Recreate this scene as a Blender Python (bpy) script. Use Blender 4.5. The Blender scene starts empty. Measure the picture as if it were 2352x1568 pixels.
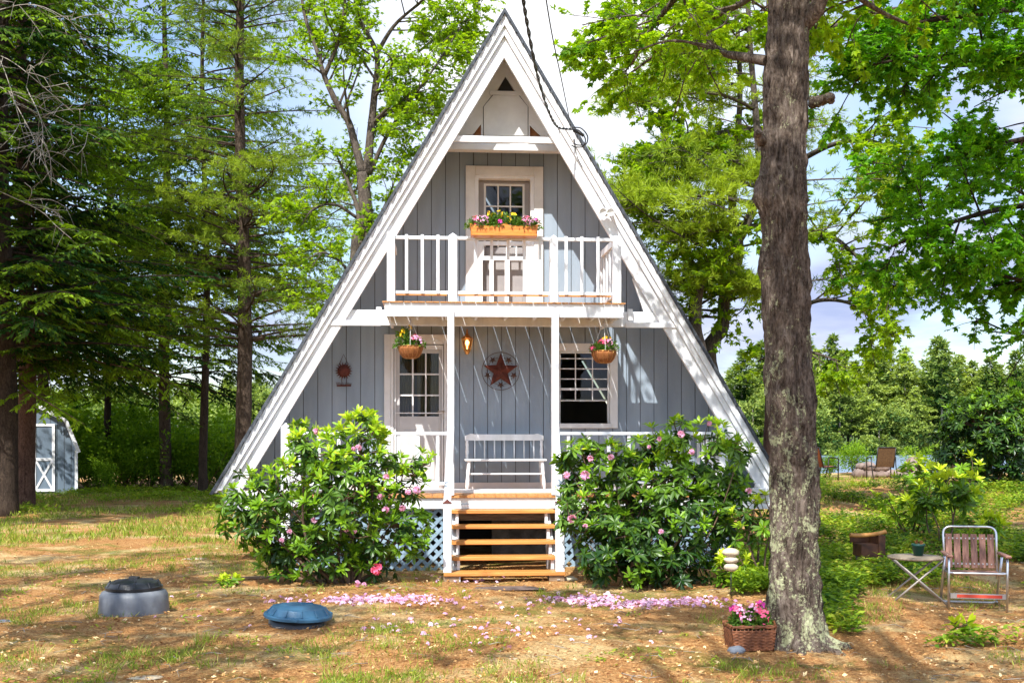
import bpy, math, random
import numpy as np
from mathutils import Vector, Matrix, noise as mnoise

S = bpy.context.scene
COL = S.collection
R = math.radians
random.seed(7)
RNG = np.random.default_rng(7)

# ------------------------------------------------------------------ camera
EYE = 1.68; F = 2600.0; CX = 1176.0; HY = 1008.0       # eye height; focal length, centre and horizon in a 2352 x 1568 frame
cam_d = bpy.data.cameras.new("camera")
cam = bpy.data.objects.new("camera", cam_d)
COL.objects.link(cam)
cam.location = (0, 0, EYE)
cam.rotation_euler = (R(90), 0, 0)
cam_d.sensor_width = 36
cam_d.lens = 36 * F / 2352
cam_d.shift_y = (HY - 784) / 2352
cam_d.clip_start = 0.1
cam_d.clip_end = 3000
S.camera = cam

# ------------------------------------------------------------------ sun, sky, exposure
SUN_DIR = Vector((0.33, 1.0, -1.24)).normalized()        # the way the light travels
sun_d = bpy.data.lights.new("sun", 'SUN')
sun_d.energy = 4.9
sun_d.angle = R(0.55)
sun_d.color = (1.0, 0.975, 0.93)
sun = bpy.data.objects.new("sun", sun_d)
COL.objects.link(sun)
sun.rotation_euler = SUN_DIR.to_track_quat('-Z', 'Y').to_euler()
sun.location = (-8, -20, 30)

world = bpy.data.worlds.new("World")
S.world = world
world.use_nodes = True
wn = world.node_tree; wn.nodes.clear()
def N(nt, kind, **kw):
    n = nt.nodes.new(kind)
    for k, v in kw.items():
        if k.startswith('_'):
            setattr(n, k[1:], v)
        else:
            n.inputs[k.replace('__', ' ')].default_value = v
    return n
sky = N(wn, 'ShaderNodeTexSky'); sky.sky_type = 'NISHITA'; sky.sun_disc = False
sky.sun_elevation = math.asin(-SUN_DIR.z)
sky.sun_rotation = math.atan2(-SUN_DIR.x, -SUN_DIR.y)
sky.air_density = 1.2; sky.dust_density = 0.7; sky.ozone_density = 3.0
tc = N(wn, 'ShaderNodeTexCoord')
sep = N(wn, 'ShaderNodeSeparateXYZ'); wn.links.new(tc.outputs['Generated'], sep.inputs[0])
dz = N(wn, 'ShaderNodeMath', _operation='MAXIMUM'); wn.links.new(sep.outputs[2], dz.inputs[0]); dz.inputs[1].default_value = 0.0
dz2 = N(wn, 'ShaderNodeMath', _operation='ADD'); wn.links.new(dz.outputs[0], dz2.inputs[0]); dz2.inputs[1].default_value = 0.18
dx = N(wn, 'ShaderNodeMath', _operation='DIVIDE'); wn.links.new(sep.outputs[0], dx.inputs[0]); wn.links.new(dz2.outputs[0], dx.inputs[1])
dy = N(wn, 'ShaderNodeMath', _operation='DIVIDE'); wn.links.new(sep.outputs[1], dy.inputs[0]); wn.links.new(dz2.outputs[0], dy.inputs[1])
cmb = N(wn, 'ShaderNodeCombineXYZ'); wn.links.new(dx.outputs[0], cmb.inputs[0]); wn.links.new(dy.outputs[0], cmb.inputs[1])
nz = N(wn, 'ShaderNodeTexNoise'); nz.inputs['Scale'].default_value = 0.85; nz.inputs['Detail'].default_value = 7; nz.inputs['Roughness'].default_value = 0.55
nz.inputs['Distortion'].default_value = 0.3
mp = N(wn, 'ShaderNodeMapping'); mp.inputs['Location'].default_value = (3.15, 1.9, 0.0)
wn.links.new(cmb.outputs[0], mp.inputs[0]); wn.links.new(mp.outputs[0], nz.inputs['Vector'])
cr = N(wn, 'ShaderNodeValToRGB')
cr.color_ramp.elements[0].position = 0.42; cr.color_ramp.elements[0].color = (0, 0, 0, 1)
cr.color_ramp.elements[1].position = 0.60; cr.color_ramp.elements[1].color = (1, 1, 1, 1)
wn.links.new(nz.outputs[0], cr.inputs[0])
# cloud brightness: white tops, lilac-grey undersides
nz2 = N(wn, 'ShaderNodeTexNoise'); nz2.inputs['Scale'].default_value = 1.7; nz2.inputs['Detail'].default_value = 5
wn.links.new(mp.outputs[0], nz2.inputs['Vector'])
cr2 = N(wn, 'ShaderNodeValToRGB')
cr2.color_ramp.elements[0].position = 0.46; cr2.color_ramp.elements[0].color = (2.5, 2.9, 4.3, 1)
cr2.color_ramp.elements[1].position = 0.70; cr2.color_ramp.elements[1].color = (5.0, 5.2, 5.8, 1)
wn.links.new(nz2.outputs[0], cr2.inputs[0])
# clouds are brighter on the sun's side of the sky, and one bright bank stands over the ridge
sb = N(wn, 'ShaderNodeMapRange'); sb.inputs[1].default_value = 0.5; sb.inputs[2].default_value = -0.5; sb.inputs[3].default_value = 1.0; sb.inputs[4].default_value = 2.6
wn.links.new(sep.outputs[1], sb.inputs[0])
dt_ = N(wn, 'ShaderNodeVectorMath', _operation='DISTANCE'); nrmv = N(wn, 'ShaderNodeVectorMath', _operation='NORMALIZE'); wn.links.new(tc.outputs['Generated'], nrmv.inputs[0])
wn.links.new(nrmv.outputs[0], dt_.inputs[0]); dt_.inputs[1].default_value = tuple(Vector((0.045, 1.0, 0.37)).normalized())
nad = N(wn, 'ShaderNodeMath', _operation='MULTIPLY_ADD'); wn.links.new(nz2.outputs[0], nad.inputs[0]); nad.inputs[1].default_value = 0.25; wn.links.new(dt_.outputs['Value'], nad.inputs[2])
bk = N(wn, 'ShaderNodeMapRange'); bk.inputs[1].default_value = 0.42; bk.inputs[2].default_value = 0.22; bk.inputs[3].default_value = 0.0; bk.inputs[4].default_value = 1.0
wn.links.new(nad.outputs[0], bk.inputs[0])
lowm = N(wn, 'ShaderNodeMath', _operation='MULTIPLY_ADD'); wn.links.new(nz.outputs[0], lowm.inputs[0]); lowm.inputs[1].default_value = 0.28; wn.links.new(sep.outputs[2], lowm.inputs[2])
lowr = N(wn, 'ShaderNodeMapRange'); lowr.inputs[1].default_value = 0.34; lowr.inputs[2].default_value = 0.18; lowr.inputs[3].default_value = 0.0; lowr.inputs[4].default_value = 0.85
wn.links.new(lowm.outputs[0], lowr.inputs[0])
lowc = N(wn, 'ShaderNodeMix', _data_type='RGBA'); wn.links.new(lowr.outputs[0], lowc.inputs[0]); wn.links.new(cr2.outputs[0], lowc.inputs[6]); lowc.inputs[7].default_value = (1.9, 2.35, 3.9, 1)
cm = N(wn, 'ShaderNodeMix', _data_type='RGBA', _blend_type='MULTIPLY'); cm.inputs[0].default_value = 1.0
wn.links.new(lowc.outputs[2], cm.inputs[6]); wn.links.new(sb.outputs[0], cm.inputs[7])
cb = N(wn, 'ShaderNodeMix', _data_type='RGBA'); wn.links.new(bk.outputs[0], cb.inputs[0]); wn.links.new(cm.outputs[2], cb.inputs[6]); cb.inputs[7].default_value = (6.2, 6.3, 6.6, 1)
mk = N(wn, 'ShaderNodeMath', _operation='MAXIMUM'); wn.links.new(cr.outputs[0], mk.inputs[0]); wn.links.new(bk.outputs[0], mk.inputs[1])
mx = N(wn, 'ShaderNodeMix', _data_type='RGBA')
wn.links.new(mk.outputs[0], mx.inputs[0]); wn.links.new(sky.outputs[0], mx.inputs[6]); wn.links.new(cb.outputs[2], mx.inputs[7])
bg = N(wn, 'ShaderNodeBackground'); bg.inputs[1].default_value = 0.135
wn.links.new(mx.outputs[2], bg.inputs[0])
wo = N(wn, 'ShaderNodeOutputWorld'); wn.links.new(bg.outputs[0], wo.inputs[0])

S.view_settings.view_transform = 'Standard'
S.view_settings.look = 'None'
S.view_settings.exposure = 0.78
S.view_settings.gamma = 1
S.cycles.max_bounces = 8
S.cycles.diffuse_bounces = 4
S.cycles.transparent_max_bounces = 12
S.cycles.sample_clamp_indirect = 6

# ------------------------------------------------------------------ picture point -> place
def P(px, py, dist):
    return Vector(((px - CX) * dist / F, dist, EYE - (py - HY) * dist / F))
YAW = R(4.0)
HO = Vector((-0.18, 16.4, 0.0))
HU = Vector((math.cos(YAW), math.sin(YAW), 0)); HV = Vector((-math.sin(YAW), math.cos(YAW), 0))
def U(px, py, v):
    """point of the house-parallel plane at depth v seen at (px,py): (u, z) in metres"""
    d = Vector(((px - CX) / F, 1.0, -(py - HY) / F))
    o = Vector((0, 0, EYE))
    t = (HO + HV * v - o).dot(HV) / d.dot(HV)
    p = o + d * t - HO
    return p.dot(HU), p.z
def uu(px, v, py=1008): return U(px, py, v)[0]
def zz(py, v, px=1162): return U(px, py, v)[1]
def HW(u, v, z): return HO + HU * u + HV * v + Vector((0, 0, z))

# ------------------------------------------------------------------ materials
def newmat(name):
    m = bpy.data.materials.new(name); m.use_nodes = True
    nt = m.node_tree; nt.nodes.clear()
    out = N(nt, 'ShaderNodeOutputMaterial')
    return m, nt, out
def L(nt, a, b): nt.links.new(a, b)
def rgba(c): return (c[0], c[1], c[2], 1.0)
def ramp(nt, stops, src, interp='LINEAR'):
    r = N(nt, 'ShaderNodeValToRGB'); e = r.color_ramp.elements
    r.color_ramp.interpolation = interp
    e[0].position, e[0].color = stops[0][0], rgba(stops[0][1])
    e[1].position, e[1].color = stops[-1][0], rgba(stops[-1][1])
    for p, c in stops[1:-1]:
        k = e.new(p); k.color = rgba(c)
    L(nt, src, r.inputs[0]); return r
def noise(nt, vec, scale, detail=4, rough=0.55, stretch=None, dist=0.0):
    n = N(nt, 'ShaderNodeTexNoise'); n.inputs['Scale'].default_value = scale
    n.inputs['Detail'].default_value = detail; n.inputs['Roughness'].default_value = rough; n.inputs['Distortion'].default_value = dist
    if stretch:
        mpn = N(nt, 'ShaderNodeMapping'); mpn.inputs['Scale'].default_value = stretch
        L(nt, vec, mpn.inputs[0]); vec = mpn.outputs[0]
    L(nt, vec, n.inputs['Vector']); return n
def mixc(nt, fac, a, b, mode='MIX'):
    m = N(nt, 'ShaderNodeMix', _data_type='RGBA', _blend_type=mode)
    for s, i in ((fac, 0), (a, 6), (b, 7)):
        if hasattr(s, 'is_linked') or hasattr(s, 'links'): L(nt, s, m.inputs[i])
        elif i == 0: m.inputs[0].default_value = s
        else: m.inputs[i].default_value = rgba(s)
    return m.outputs[2]
def MAT(name, c1, c2=None, scale=6, rough=0.6, stretch=None, bump=0.0, bscale=40, bstretch=None, spec=0.4, metal=0.0, lo=0.35, hi=0.65, coat=0.0):
    m, nt, out = newmat(name)
    p = N(nt, 'ShaderNodeBsdfPrincipled'); p.inputs['Roughness'].default_value = rough
    p.inputs['Metallic'].default_value = metal
    p.inputs['Specular IOR Level'].default_value = spec
    p.inputs['Coat Weight'].default_value = coat
    t = N(nt, 'ShaderNodeTexCoord')
    if c2 is None: p.inputs['Base Color'].default_value = rgba(c1)
    else:
        n = noise(nt, t.outputs['Object'], scale, 6, 0.6, stretch)
        L(nt, ramp(nt, [(lo, c1), (hi, c2)], n.outputs[0]).outputs[0], p.inputs['Base Color'])
    if bump:
        nb = noise(nt, t.outputs['Object'], bscale, 5, 0.6, bstretch)
        b = N(nt, 'ShaderNodeBump'); b.inputs['Strength'].default_value = bump; b.inputs['Distance'].default_value = 0.02
        L(nt, nb.outputs[0], b.inputs['Height']); L(nt, b.outputs[0], p.inputs['Normal'])
    L(nt, p.outputs[0], out.inputs[0])
    return m
def LEAF(name, dark, light, trans=0.35, rough=0.45, spec=0.35, third=None):
    """leaf: colour by the 'tint' attribute, part of the light passes through"""
    m, nt, out = newmat(name)
    a = N(nt, 'ShaderNodeAttribute', _attribute_name='tint')
    stops = [(0.0, dark), (1.0, light)] if third is None else [(0.0, dark), (0.8, light), (1.0, third)]
    rc = ramp(nt, stops, a.outputs['Fac'])
    p = N(nt, 'ShaderNodeBsdfPrincipled'); p.inputs['Roughness'].default_value = rough; p.inputs['Specular IOR Level'].default_value = spec
    L(nt, rc.outputs[0], p.inputs['Base Color'])
    tr = N(nt, 'ShaderNodeBsdfTranslucent')
    g = mixc(nt, 1.0, rc.outputs[0], (1.7, 1.65, 0.5), 'MULTIPLY')
    L(nt, g, tr.inputs[0])
    ms = N(nt, 'ShaderNodeMixShader'); ms.inputs[0].default_value = trans
    L(nt, p.outputs[0], ms.inputs[1]); L(nt, tr.outputs[0], ms.inputs[2]); L(nt, ms.outputs[0], out.inputs[0])
    return m
def BARK(name, crack, mid, pale, lichen=None, amount=0.5, vs=7.0, bump=0.9):
    m, nt, out = newmat(name)
    t = N(nt, 'ShaderNodeTexCoord'); V = t.outputs['Object']
    n1 = noise(nt, V, vs, 12, 0.82, (1, 1, 0.30), 1.6)
    n2 = noise(nt, V, vs * 5, 4, 0.65, (1, 1, 0.5))
    c = ramp(nt, [(0.40, crack), (0.49, mid), (0.62, pale)], n1.outputs[0]).outputs[0]
    c = mixc(nt, 0.35, c, ramp(nt, [(0.35, crack), (0.65, pale)], n2.outputs[0]).outputs[0])
    if lichen is not None:
        n3 = noise(nt, V, 5.0, 10, 0.78, (1, 1, 0.7), 0.6)
        n4 = noise(nt, V, 42, 6, 0.75)
        ad = N(nt, 'ShaderNodeMath', _operation='MULTIPLY_ADD'); L(nt, n4.outputs[0], ad.inputs[0]); ad.inputs[1].default_value = 0.6
        L(nt, n3.outputs[0], ad.inputs[2])
        sz_ = N(nt, 'ShaderNodeSeparateXYZ'); L(nt, V, sz_.inputs[0]); a3 = N(nt, 'ShaderNodeMath', _operation='MULTIPLY_ADD'); L(nt, sz_.outputs[2], a3.inputs[0]); a3.inputs[1].default_value = -0.022; L(nt, ad.outputs[0], a3.inputs[2]); ad = a3
        k = ramp(nt, [(0.98 - 0.3 * amount, (0, 0, 0)), (1.03 - 0.3 * amount, (1, 1, 1))], ad.outputs[0]).outputs[0]
        lc = ramp(nt, [(0.35, lichen), (0.6, tuple(min(1, x * 1.5) for x in lichen))], n2.outputs[0]).outputs[0]
        c = mixc(nt, k, c, lc)
    p = N(nt, 'ShaderNodeBsdfPrincipled'); p.inputs['Roughness'].default_value = 0.9; p.inputs['Specular IOR Level'].default_value = 0.15
    L(nt, c, p.inputs['Base Color'])
    ad2 = N(nt, 'ShaderNodeMath', _operation='MULTIPLY_ADD'); L(nt, n2.outputs[0], ad2.inputs[0]); ad2.inputs[1].default_value = 0.5; L(nt, n1.outputs[0], ad2.inputs[2])
    b = N(nt, 'ShaderNodeBump'); b.inputs['Strength'].default_value = bump; b.inputs['Distance'].default_value = 0.05
    L(nt, ad2.outputs[0], b.inputs['Height']); L(nt, b.outputs[0], p.inputs['Normal'])
    L(nt, p.outputs[0], out.inputs[0])
    return m

# ------------------------------------------------------------------ mesh collecting
class MB:
    def __init__(s): s.v = []; s.f = []; s.n = 0
    def add(s, v, f, tint=None, mi=0, smooth=False):
        v = np.asarray(v, dtype=np.float32).reshape(-1, 3)
        f = np.asarray(f, dtype=np.int64)
        if len(f) == 0: return s
        s.v.append(v)
        t = np.broadcast_to(np.asarray(0.5 if tint is None else tint, dtype=np.float32), (len(f),))
        s.f.append((f + s.n, t, mi, smooth)); s.n += len(v); return s
    def faces(s, v, flist, **k):
        by = {}
        for f in flist: by.setdefault(len(f), []).append(f)
        first = True
        for kk, fl in by.items():
            if first: s.add(v, fl, **k); first = False; base = s.n - len(v)
            else:
                s.f.append((np.asarray(fl) + base, np.full(len(fl), 0.5, np.float32), k.get('mi', 0), k.get('smooth', False)))
        return s
    def box(s, x0, x1, y0, y1, z0, z1, M=None, mi=0):
        v = [(x, y, z) for x in (x0, x1) for y in (y0, y1) for z in (z0, z1)]
        if M is not None: v = [tuple(M @ Vector(q)) for q in v]
        return s.faces(v, [(0, 1, 3, 2), (4, 6, 7, 5), (0, 4, 5, 1), (2, 3, 7, 6), (0, 2, 6, 4), (1, 5, 7, 3)], mi=mi)
    def bar(s, a, b, w, h, up=(0, 0, 1), mi=0):
        """rectangular bar from a to b, w across, h along up"""
        a = Vector(a); b = Vector(b); d = (b - a); ln = d.length; d.normalize()
        up = Vector(up); x = d.cross(up)
        if x.length < 1e-4: x = d.cross(Vector((0, 1, 0)))
        x.normalize(); z = x.cross(d).normalized()
        v = []
        for t in (a, b):
            for sx in (-.5, .5):
                for sz in (-.5, .5): v.append(tuple(t + x * w * sx + z * h * sz))
        return s.faces(v, [(0, 1, 3, 2), (4, 6, 7, 5), (0, 4, 5, 1), (2, 3, 7, 6), (0, 2, 6, 4), (1, 5, 7, 3)], mi=mi)
    def prism(s, pts, y0, y1, mi=0, axis='y'):
        """polygon of (x,z) points pushed from y0 to y1"""
        n = len(pts)
        if axis == 'y': v = [(p[0], y0, p[1]) for p in pts] + [(p[0], y1, p[1]) for p in pts]
        elif axis == 'z': v = [(p[0], p[1], y0) for p in pts] + [(p[0], p[1], y1) for p in pts]
        else: v = [(y0, p[0], p[1]) for p in pts] + [(y1, p[0], p[1]) for p in pts]
        fl = [tuple(range(n)), tuple(range(2 * n - 1, n - 1, -1))] + [(i, i + n, (i + 1) % n + n, (i + 1) % n) for i in range(n)]
        return s.faces(v, fl, mi=mi)
    def tube(s, pts, rad, k=8, mi=0, smooth=True, cap=True, rough=0.0, tint=None):
        pts = np.asarray([tuple(p) for p in pts], dtype=np.float64); n = len(pts)
        rad = np.broadcast_to(np.asarray(rad, dtype=np.float64), (n,))
        t = np.gradient(pts, axis=0); t /= np.linalg.norm(t, axis=1)[:, None] + 1e-9
        ref = np.array([0, 0, 1.0]) if abs(t[0, 2]) < 0.9 else np.array([1.0, 0, 0])
        V = []
        for i in range(n):
            x = np.cross(t[i], ref); x /= np.linalg.norm(x) + 1e-9; y = np.cross(t[i], x)
            ref = np.cross(x, t[i])
            a = np.arange(k) * 2 * math.pi / k
            rr = rad[i] * (1 + (RNG.uniform(-rough, rough, k) if rough else 0))
            V.append(pts[i] + (np.cos(a) * rr)[:, None] * x + (np.sin(a) * rr)[:, None] * y)
        V = np.concatenate(V)
        i = np.arange(n - 1)[:, None] * k; j = np.arange(k)[None, :]; j2 = (j + 1) % k
        f = np.stack([i + j, i + j2, i + k + j2, i + k + j], axis=-1).reshape(-1, 4)
        s.add(V, f, mi=mi, smooth=smooth, tint=tint)
        if cap:
            b = s.n - len(V)
            s.f.append((np.array([list(range(k))[::-1]]) + b, np.full(1, .5, np.float32), mi, False))
            s.f.append((np.array([list(range(k))]) + b + (n - 1) * k, np.full(1, .5, np.float32), mi, False))
        return s
    def lathe(s, prof, c=(0, 0, 0), k=24, mi=0, smooth=True, M=None, sx=1, sy=1):
        V = []
        for r, z in prof:
            for a in range(k):
                q = Vector((math.cos(a * 2 * math.pi / k) * r * sx, math.sin(a * 2 * math.pi / k) * r * sy, z))
                if M is not None: q = M @ q
                V.append((q.x + c[0], q.y + c[1], q.z + c[2]))
        n = len(prof); f = []
        for i in range(n - 1):
            for a in range(k): f.append((i * k + a, i * k + (a + 1) % k, (i + 1) * k + (a + 1) % k, (i + 1) * k + a))
        return s.add(V, f, mi=mi, smooth=smooth)
    def blob(s, c, r, sc=(1, 1, 1), amp=0.15, seed=0, k=14, mi=0, freq=1.6, rot=0.0):
        V = []; f = []; m = k // 2 + 1
        for i in range(m):
            th = math.pi * i / (m - 1)
            for j in range(k):
                ph = 2 * math.pi * j / k
                d = Vector((math.sin(th) * math.cos(ph), math.sin(th) * math.sin(ph), math.cos(th)))
                q = d * r * (1 + amp * mnoise.noise(d * freq + Vector((seed * 7.3, seed * 3.1, 0))) * 2)
                x, y, z = q.x * sc[0], q.y * sc[1], q.z * sc[2]
                V.append((c[0] + x * math.cos(rot) - y * math.sin(rot), c[1] + x * math.sin(rot) + y * math.cos(rot), c[2] + z))
        for i in range(m - 1):
            for j in range(k): f.append((i * k + j, (i + 1) * k + j, (i + 1) * k + (j + 1) % k, i * k + (j + 1) % k))
        return s.add(V, f, mi=mi, smooth=True)
    def mesh(s, name, mats):
        me = bpy.data.meshes.new(name)
        if not s.v: return me
        V = np.concatenate(s.v); me.vertices.add(len(V)); me.vertices.foreach_set('co', V.ravel())
        li = np.concatenate([f.ravel() for f, *_ in s.f]).astype(np.int32)
        lt = np.concatenate([np.full(len(f), f.shape[1], np.int32) for f, *_ in s.f])
        ls = np.concatenate([[0], np.cumsum(lt)[:-1]]).astype(np.int32)
        me.loops.add(len(li)); me.loops.foreach_set('vertex_index', li)
        me.polygons.add(len(lt)); me.polygons.foreach_set('loop_start', ls)
        me.polygons.foreach_set('material_index', np.concatenate([np.full(len(f), mi, np.int32) for f, t, mi, sm in s.f]))
        me.polygons.foreach_set('use_smooth', np.concatenate([np.full(len(f), sm, bool) for f, t, mi, sm in s.f]))
        a = me.attributes.new('tint', 'FLOAT', 'FACE')
        a.data.foreach_set('value', np.concatenate([np.asarray(t, np.float32) for f, t, *_ in s.f]))
        for m in (mats if isinstance(mats, (list, tuple)) else [mats]): me.materials.append(m)
        me.update(calc_edges=True); me.validate()
        return me
    def build(s, name, mats, parent=None, bev=0.0):
        o = bpy.data.objects.new(name, s.mesh(name, mats)); COL.objects.link(o)
        if parent is not None: o.parent = parent
        if bev:
            b = o.modifiers.new('bevel', 'BEVEL'); b.width = bev; b.segments = 1; b.limit_method = 'ANGLE'
        return o
def tag(o, label, cat, group=None, kind=None):
    if label: o['label'] = label
    if cat: o['category'] = cat
    if group: o['group'] = group
    if kind: o['kind'] = kind
    return o
def thing(name, label, cat, loc=(0, 0, 0), rz=0.0, group=None):
    o = bpy.data.objects.new(name, None); COL.objects.link(o); o.empty_display_size = 0.2
    o.location = loc; o.rotation_euler = (0, 0, rz)
    return tag(o, label, cat, group)
def kids(o): return [c for c in bpy.data.objects if c.parent is o]
def copy_tree(o, parent=None):
    c = o.copy(); COL.objects.link(c)
    if parent is not None: c.parent = parent
    for ch in o.children: copy_tree(ch, c)
    return c
# ------------------------------------------------------------------ the palette
white_paint = MAT('white_paint', (0.60, 0.61, 0.62), (0.80, 0.81, 0.82), 5, 0.55, (1, 1, 0.4), 0.12, 60, lo=0.25, hi=0.6)
trim_paint = MAT('trim_paint', (0.60, 0.60, 0.59), (0.70, 0.70, 0.69), 4, 0.5, None, 0.06, 50)
siding_paint = MAT('siding_paint', (0.215, 0.272, 0.335), (0.305, 0.372, 0.440), 2.6, 0.6, (1.2, 1, 0.2), 0.25, 55, (4, 1, 0.3), lo=0.3, hi=0.7)
groove_dark = MAT('groove_dark', (0.07, 0.08, 0.09))
shingle_mat = MAT('roof_shingle', (0.03, 0.035, 0.042), (0.09, 0.10, 0.115), 22, 0.9, (1, 3, 1), 0.6, 60)
cedar = MAT('stained_cedar', (0.40, 0.15, 0.035), (0.70, 0.32, 0.08), 7, 0.45, (0.25, 6, 3), 0.15, 50, (0.3, 5, 3), lo=0.3, hi=0.72)
cedar_along = MAT('stained_cedar_deck', (0.38, 0.15, 0.04), (0.64, 0.32, 0.11), 9, 0.5, (6, 0.3, 3), 0.15, 50, (5, .3, 3), lo=0.3, hi=0.72)
raw_wood = MAT('weathered_wood', (0.16, 0.10, 0.06), (0.34, 0.24, 0.15), 10, 0.8, (0.4, 5, 4), 0.3, 45)
grey_wood = MAT('grey_table_wood', (0.16, 0.12, 0.08), (0.30, 0.24, 0.17), 12, 0.7, (0.6, 7, 4), 0.3, 45)
red_slat = MAT('red_brown_slat', (0.14, 0.06, 0.04), (0.34, 0.17, 0.12), 9, 0.55, (5, 5, 0.5), 0.15, 40)
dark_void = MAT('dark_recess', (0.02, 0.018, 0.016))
bare_rafter = MAT('bare_rafter', (0.36, 0.14, 0.05), (0.5, 0.22, 0.09), 12, 0.7)
door_paint = MAT('door_paint', (0.44, 0.43, 0.42), (0.51, 0.50, 0.49), 4, 0.5)
door_shade = MAT('inner_door_paint', (0.27, 0.25, 0.25), (0.33, 0.31, 0.30), 4, 0.55)
floor_dark = MAT('room_floor', (0.10, 0.07, 0.05))
concrete = MAT('rough_concrete', (0.13, 0.11, 0.09), (0.30, 0.27, 0.22), 5, 0.9, None, 0.6, 25)
lattice_paint = MAT('blue_lattice_paint', (0.21, 0.30, 0.38), (0.28, 0.38, 0.46), 6, 0.6)
black_metal = MAT('black_metal', (0.015, 0.013, 0.012), rough=0.45)
cable_mat = MAT('black_cable', (0.02, 0.02, 0.022), rough=0.5)
brass = MAT('aged_brass', (0.50, 0.24, 0.07), (0.70, 0.38, 0.13), 15, 0.32, metal=0.85, spec=0.5)
rust = MAT('rusty_metal', (0.055, 0.014, 0.011), (0.14, 0.034, 0.022), 14, 0.6, None, 0.3, 60, metal=0.3)
rust_dark = MAT('dark_rusty_wire', (0.035, 0.02, 0.015), (0.10, 0.045, 0.03), 20, 0.6)
alu = MAT('aluminium_tube', (0.50, 0.51, 0.53), (0.62, 0.63, 0.65), 10, 0.28, metal=0.9, spec=0.5)
steel_matt = MAT('dull_steel', (0.30, 0.27, 0.23), (0.42, 0.38, 0.33), 12, 0.5, metal=0.4)
grey_plastic = MAT('weathered_grey_plastic', (0.075, 0.082, 0.095), (0.20, 0.21, 0.225), 3.5, 0.5, (1, 1, 0.6), 0.25, 14, lo=0.3, hi=0.7)
black_plastic = MAT('black_plastic', (0.012, 0.013, 0.016), (0.03, 0.032, 0.036), 8, 0.3)
blue_plastic = MAT('faded_blue_plastic', (0.025, 0.095, 0.17), (0.055, 0.15, 0.24), 4, 0.45, None, 0.15, 30, lo=0.3, hi=0.7)
wicker = MAT('brown_wicker', (0.10, 0.032, 0.012), (0.27, 0.10, 0.04), 25, 0.5)
coco = MAT('coconut_fibre', (0.24, 0.075, 0.018), (0.42, 0.16, 0.045), 26, 0.85, (3, 3, 0.5), 0.9, 60, (3, 3, .5))
soil = MAT('potting_soil', (0.035, 0.02, 0.012), (0.09, 0.05, 0.03), 30, 0.95)
planter_wood = MAT('orange_planter_wood', (0.50, 0.15, 0.025), (0.68, 0.26, 0.05), 9, 0.42, (0.3, 4, 5), 0.15, 40)
green_pot = MAT('dark_green_pot', (0.008, 0.06, 0.045), rough=0.4)
stone_grey = MAT('grey_stone', (0.09, 0.10, 0.12), (0.17, 0.19, 0.22), 6, 0.75, None, 0.4, 20)
stone_tan = MAT('tan_stone', (0.42, 0.34, 0.22), (0.60, 0.52, 0.38), 9, 0.7, None, 0.4, 25)
stone_pink = MAT('pinkish_field_stone', (0.13, 0.085, 0.065), (0.30, 0.23, 0.19), 3, 0.8, None, 0.5, 8)
mat_slate = MAT('worn_brown_slab', (0.10, 0.065, 0.05), (0.17, 0.12, 0.10), 9, 0.9, (1, 3, 1), 0.4, 40)
sling = MAT('tan_sling_fabric', (0.07, 0.035, 0.014), (0.12, 0.065, 0.025), 30, 0.8)
sling_orange = MAT('rust_sling_fabric', (0.20, 0.06, 0.02), (0.28, 0.09, 0.03), 30, 0.8)
curtain_mat = MAT('beige_curtain', (0.40, 0.33, 0.23), (0.55, 0.47, 0.34), 20, 0.8, (6, 6, 0.2))
shed_paint = MAT('shed_blue_paint', (0.115, 0.155, 0.20), (0.15, 0.20, 0.25), 2.5, 0.6, (2, 2, 0.4))
shed_roof = MAT('brown_needle_roof', (0.22, 0.10, 0.045), (0.42, 0.24, 0.12), 14, 0.95)

m, nt, out = newmat('window_glass')
gl = N(nt, 'ShaderNodeBsdfGlossy'); gl.inputs['Roughness'].default_value = 0.02
tr = N(nt, 'ShaderNodeBsdfTransparent'); tr.inputs[0].default_value = (0.62, 0.64, 0.62, 1)
fr = N(nt, 'ShaderNodeFresnel'); fr.inputs[0].default_value = 1.32
ms = N(nt, 'ShaderNodeMixShader'); L(nt, fr.outputs[0], ms.inputs[0]); L(nt, tr.outputs[0], ms.inputs[1]); L(nt, gl.outputs[0], ms.inputs[2])
L(nt, ms.outputs[0], out.inputs[0]); glass = m
m, nt, out = newmat('lantern_glass')
gl = N(nt, 'ShaderNodeBsdfGlossy'); gl.inputs['Roughness'].default_value = 0.05
tr = N(nt, 'ShaderNodeBsdfTransparent'); tr.inputs[0].default_value = (0.95, 0.72, 0.42, 1)
ms = N(nt, 'ShaderNodeMixShader'); ms.inputs[0].default_value = 0.12; L(nt, tr.outputs[0], ms.inputs[1]); L(nt, gl.outputs[0], ms.inputs[2])
L(nt, ms.outputs[0], out.inputs[0]); lamp_glass = m
m, nt, out = newmat('lit_bulb')
em = N(nt, 'ShaderNodeEmission'); em.inputs[0].default_value = (1.0, 0.62, 0.22, 1); em.inputs[1].default_value = 7
L(nt, em.outputs[0], out.inputs[0]); bulb_mat = m

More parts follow.
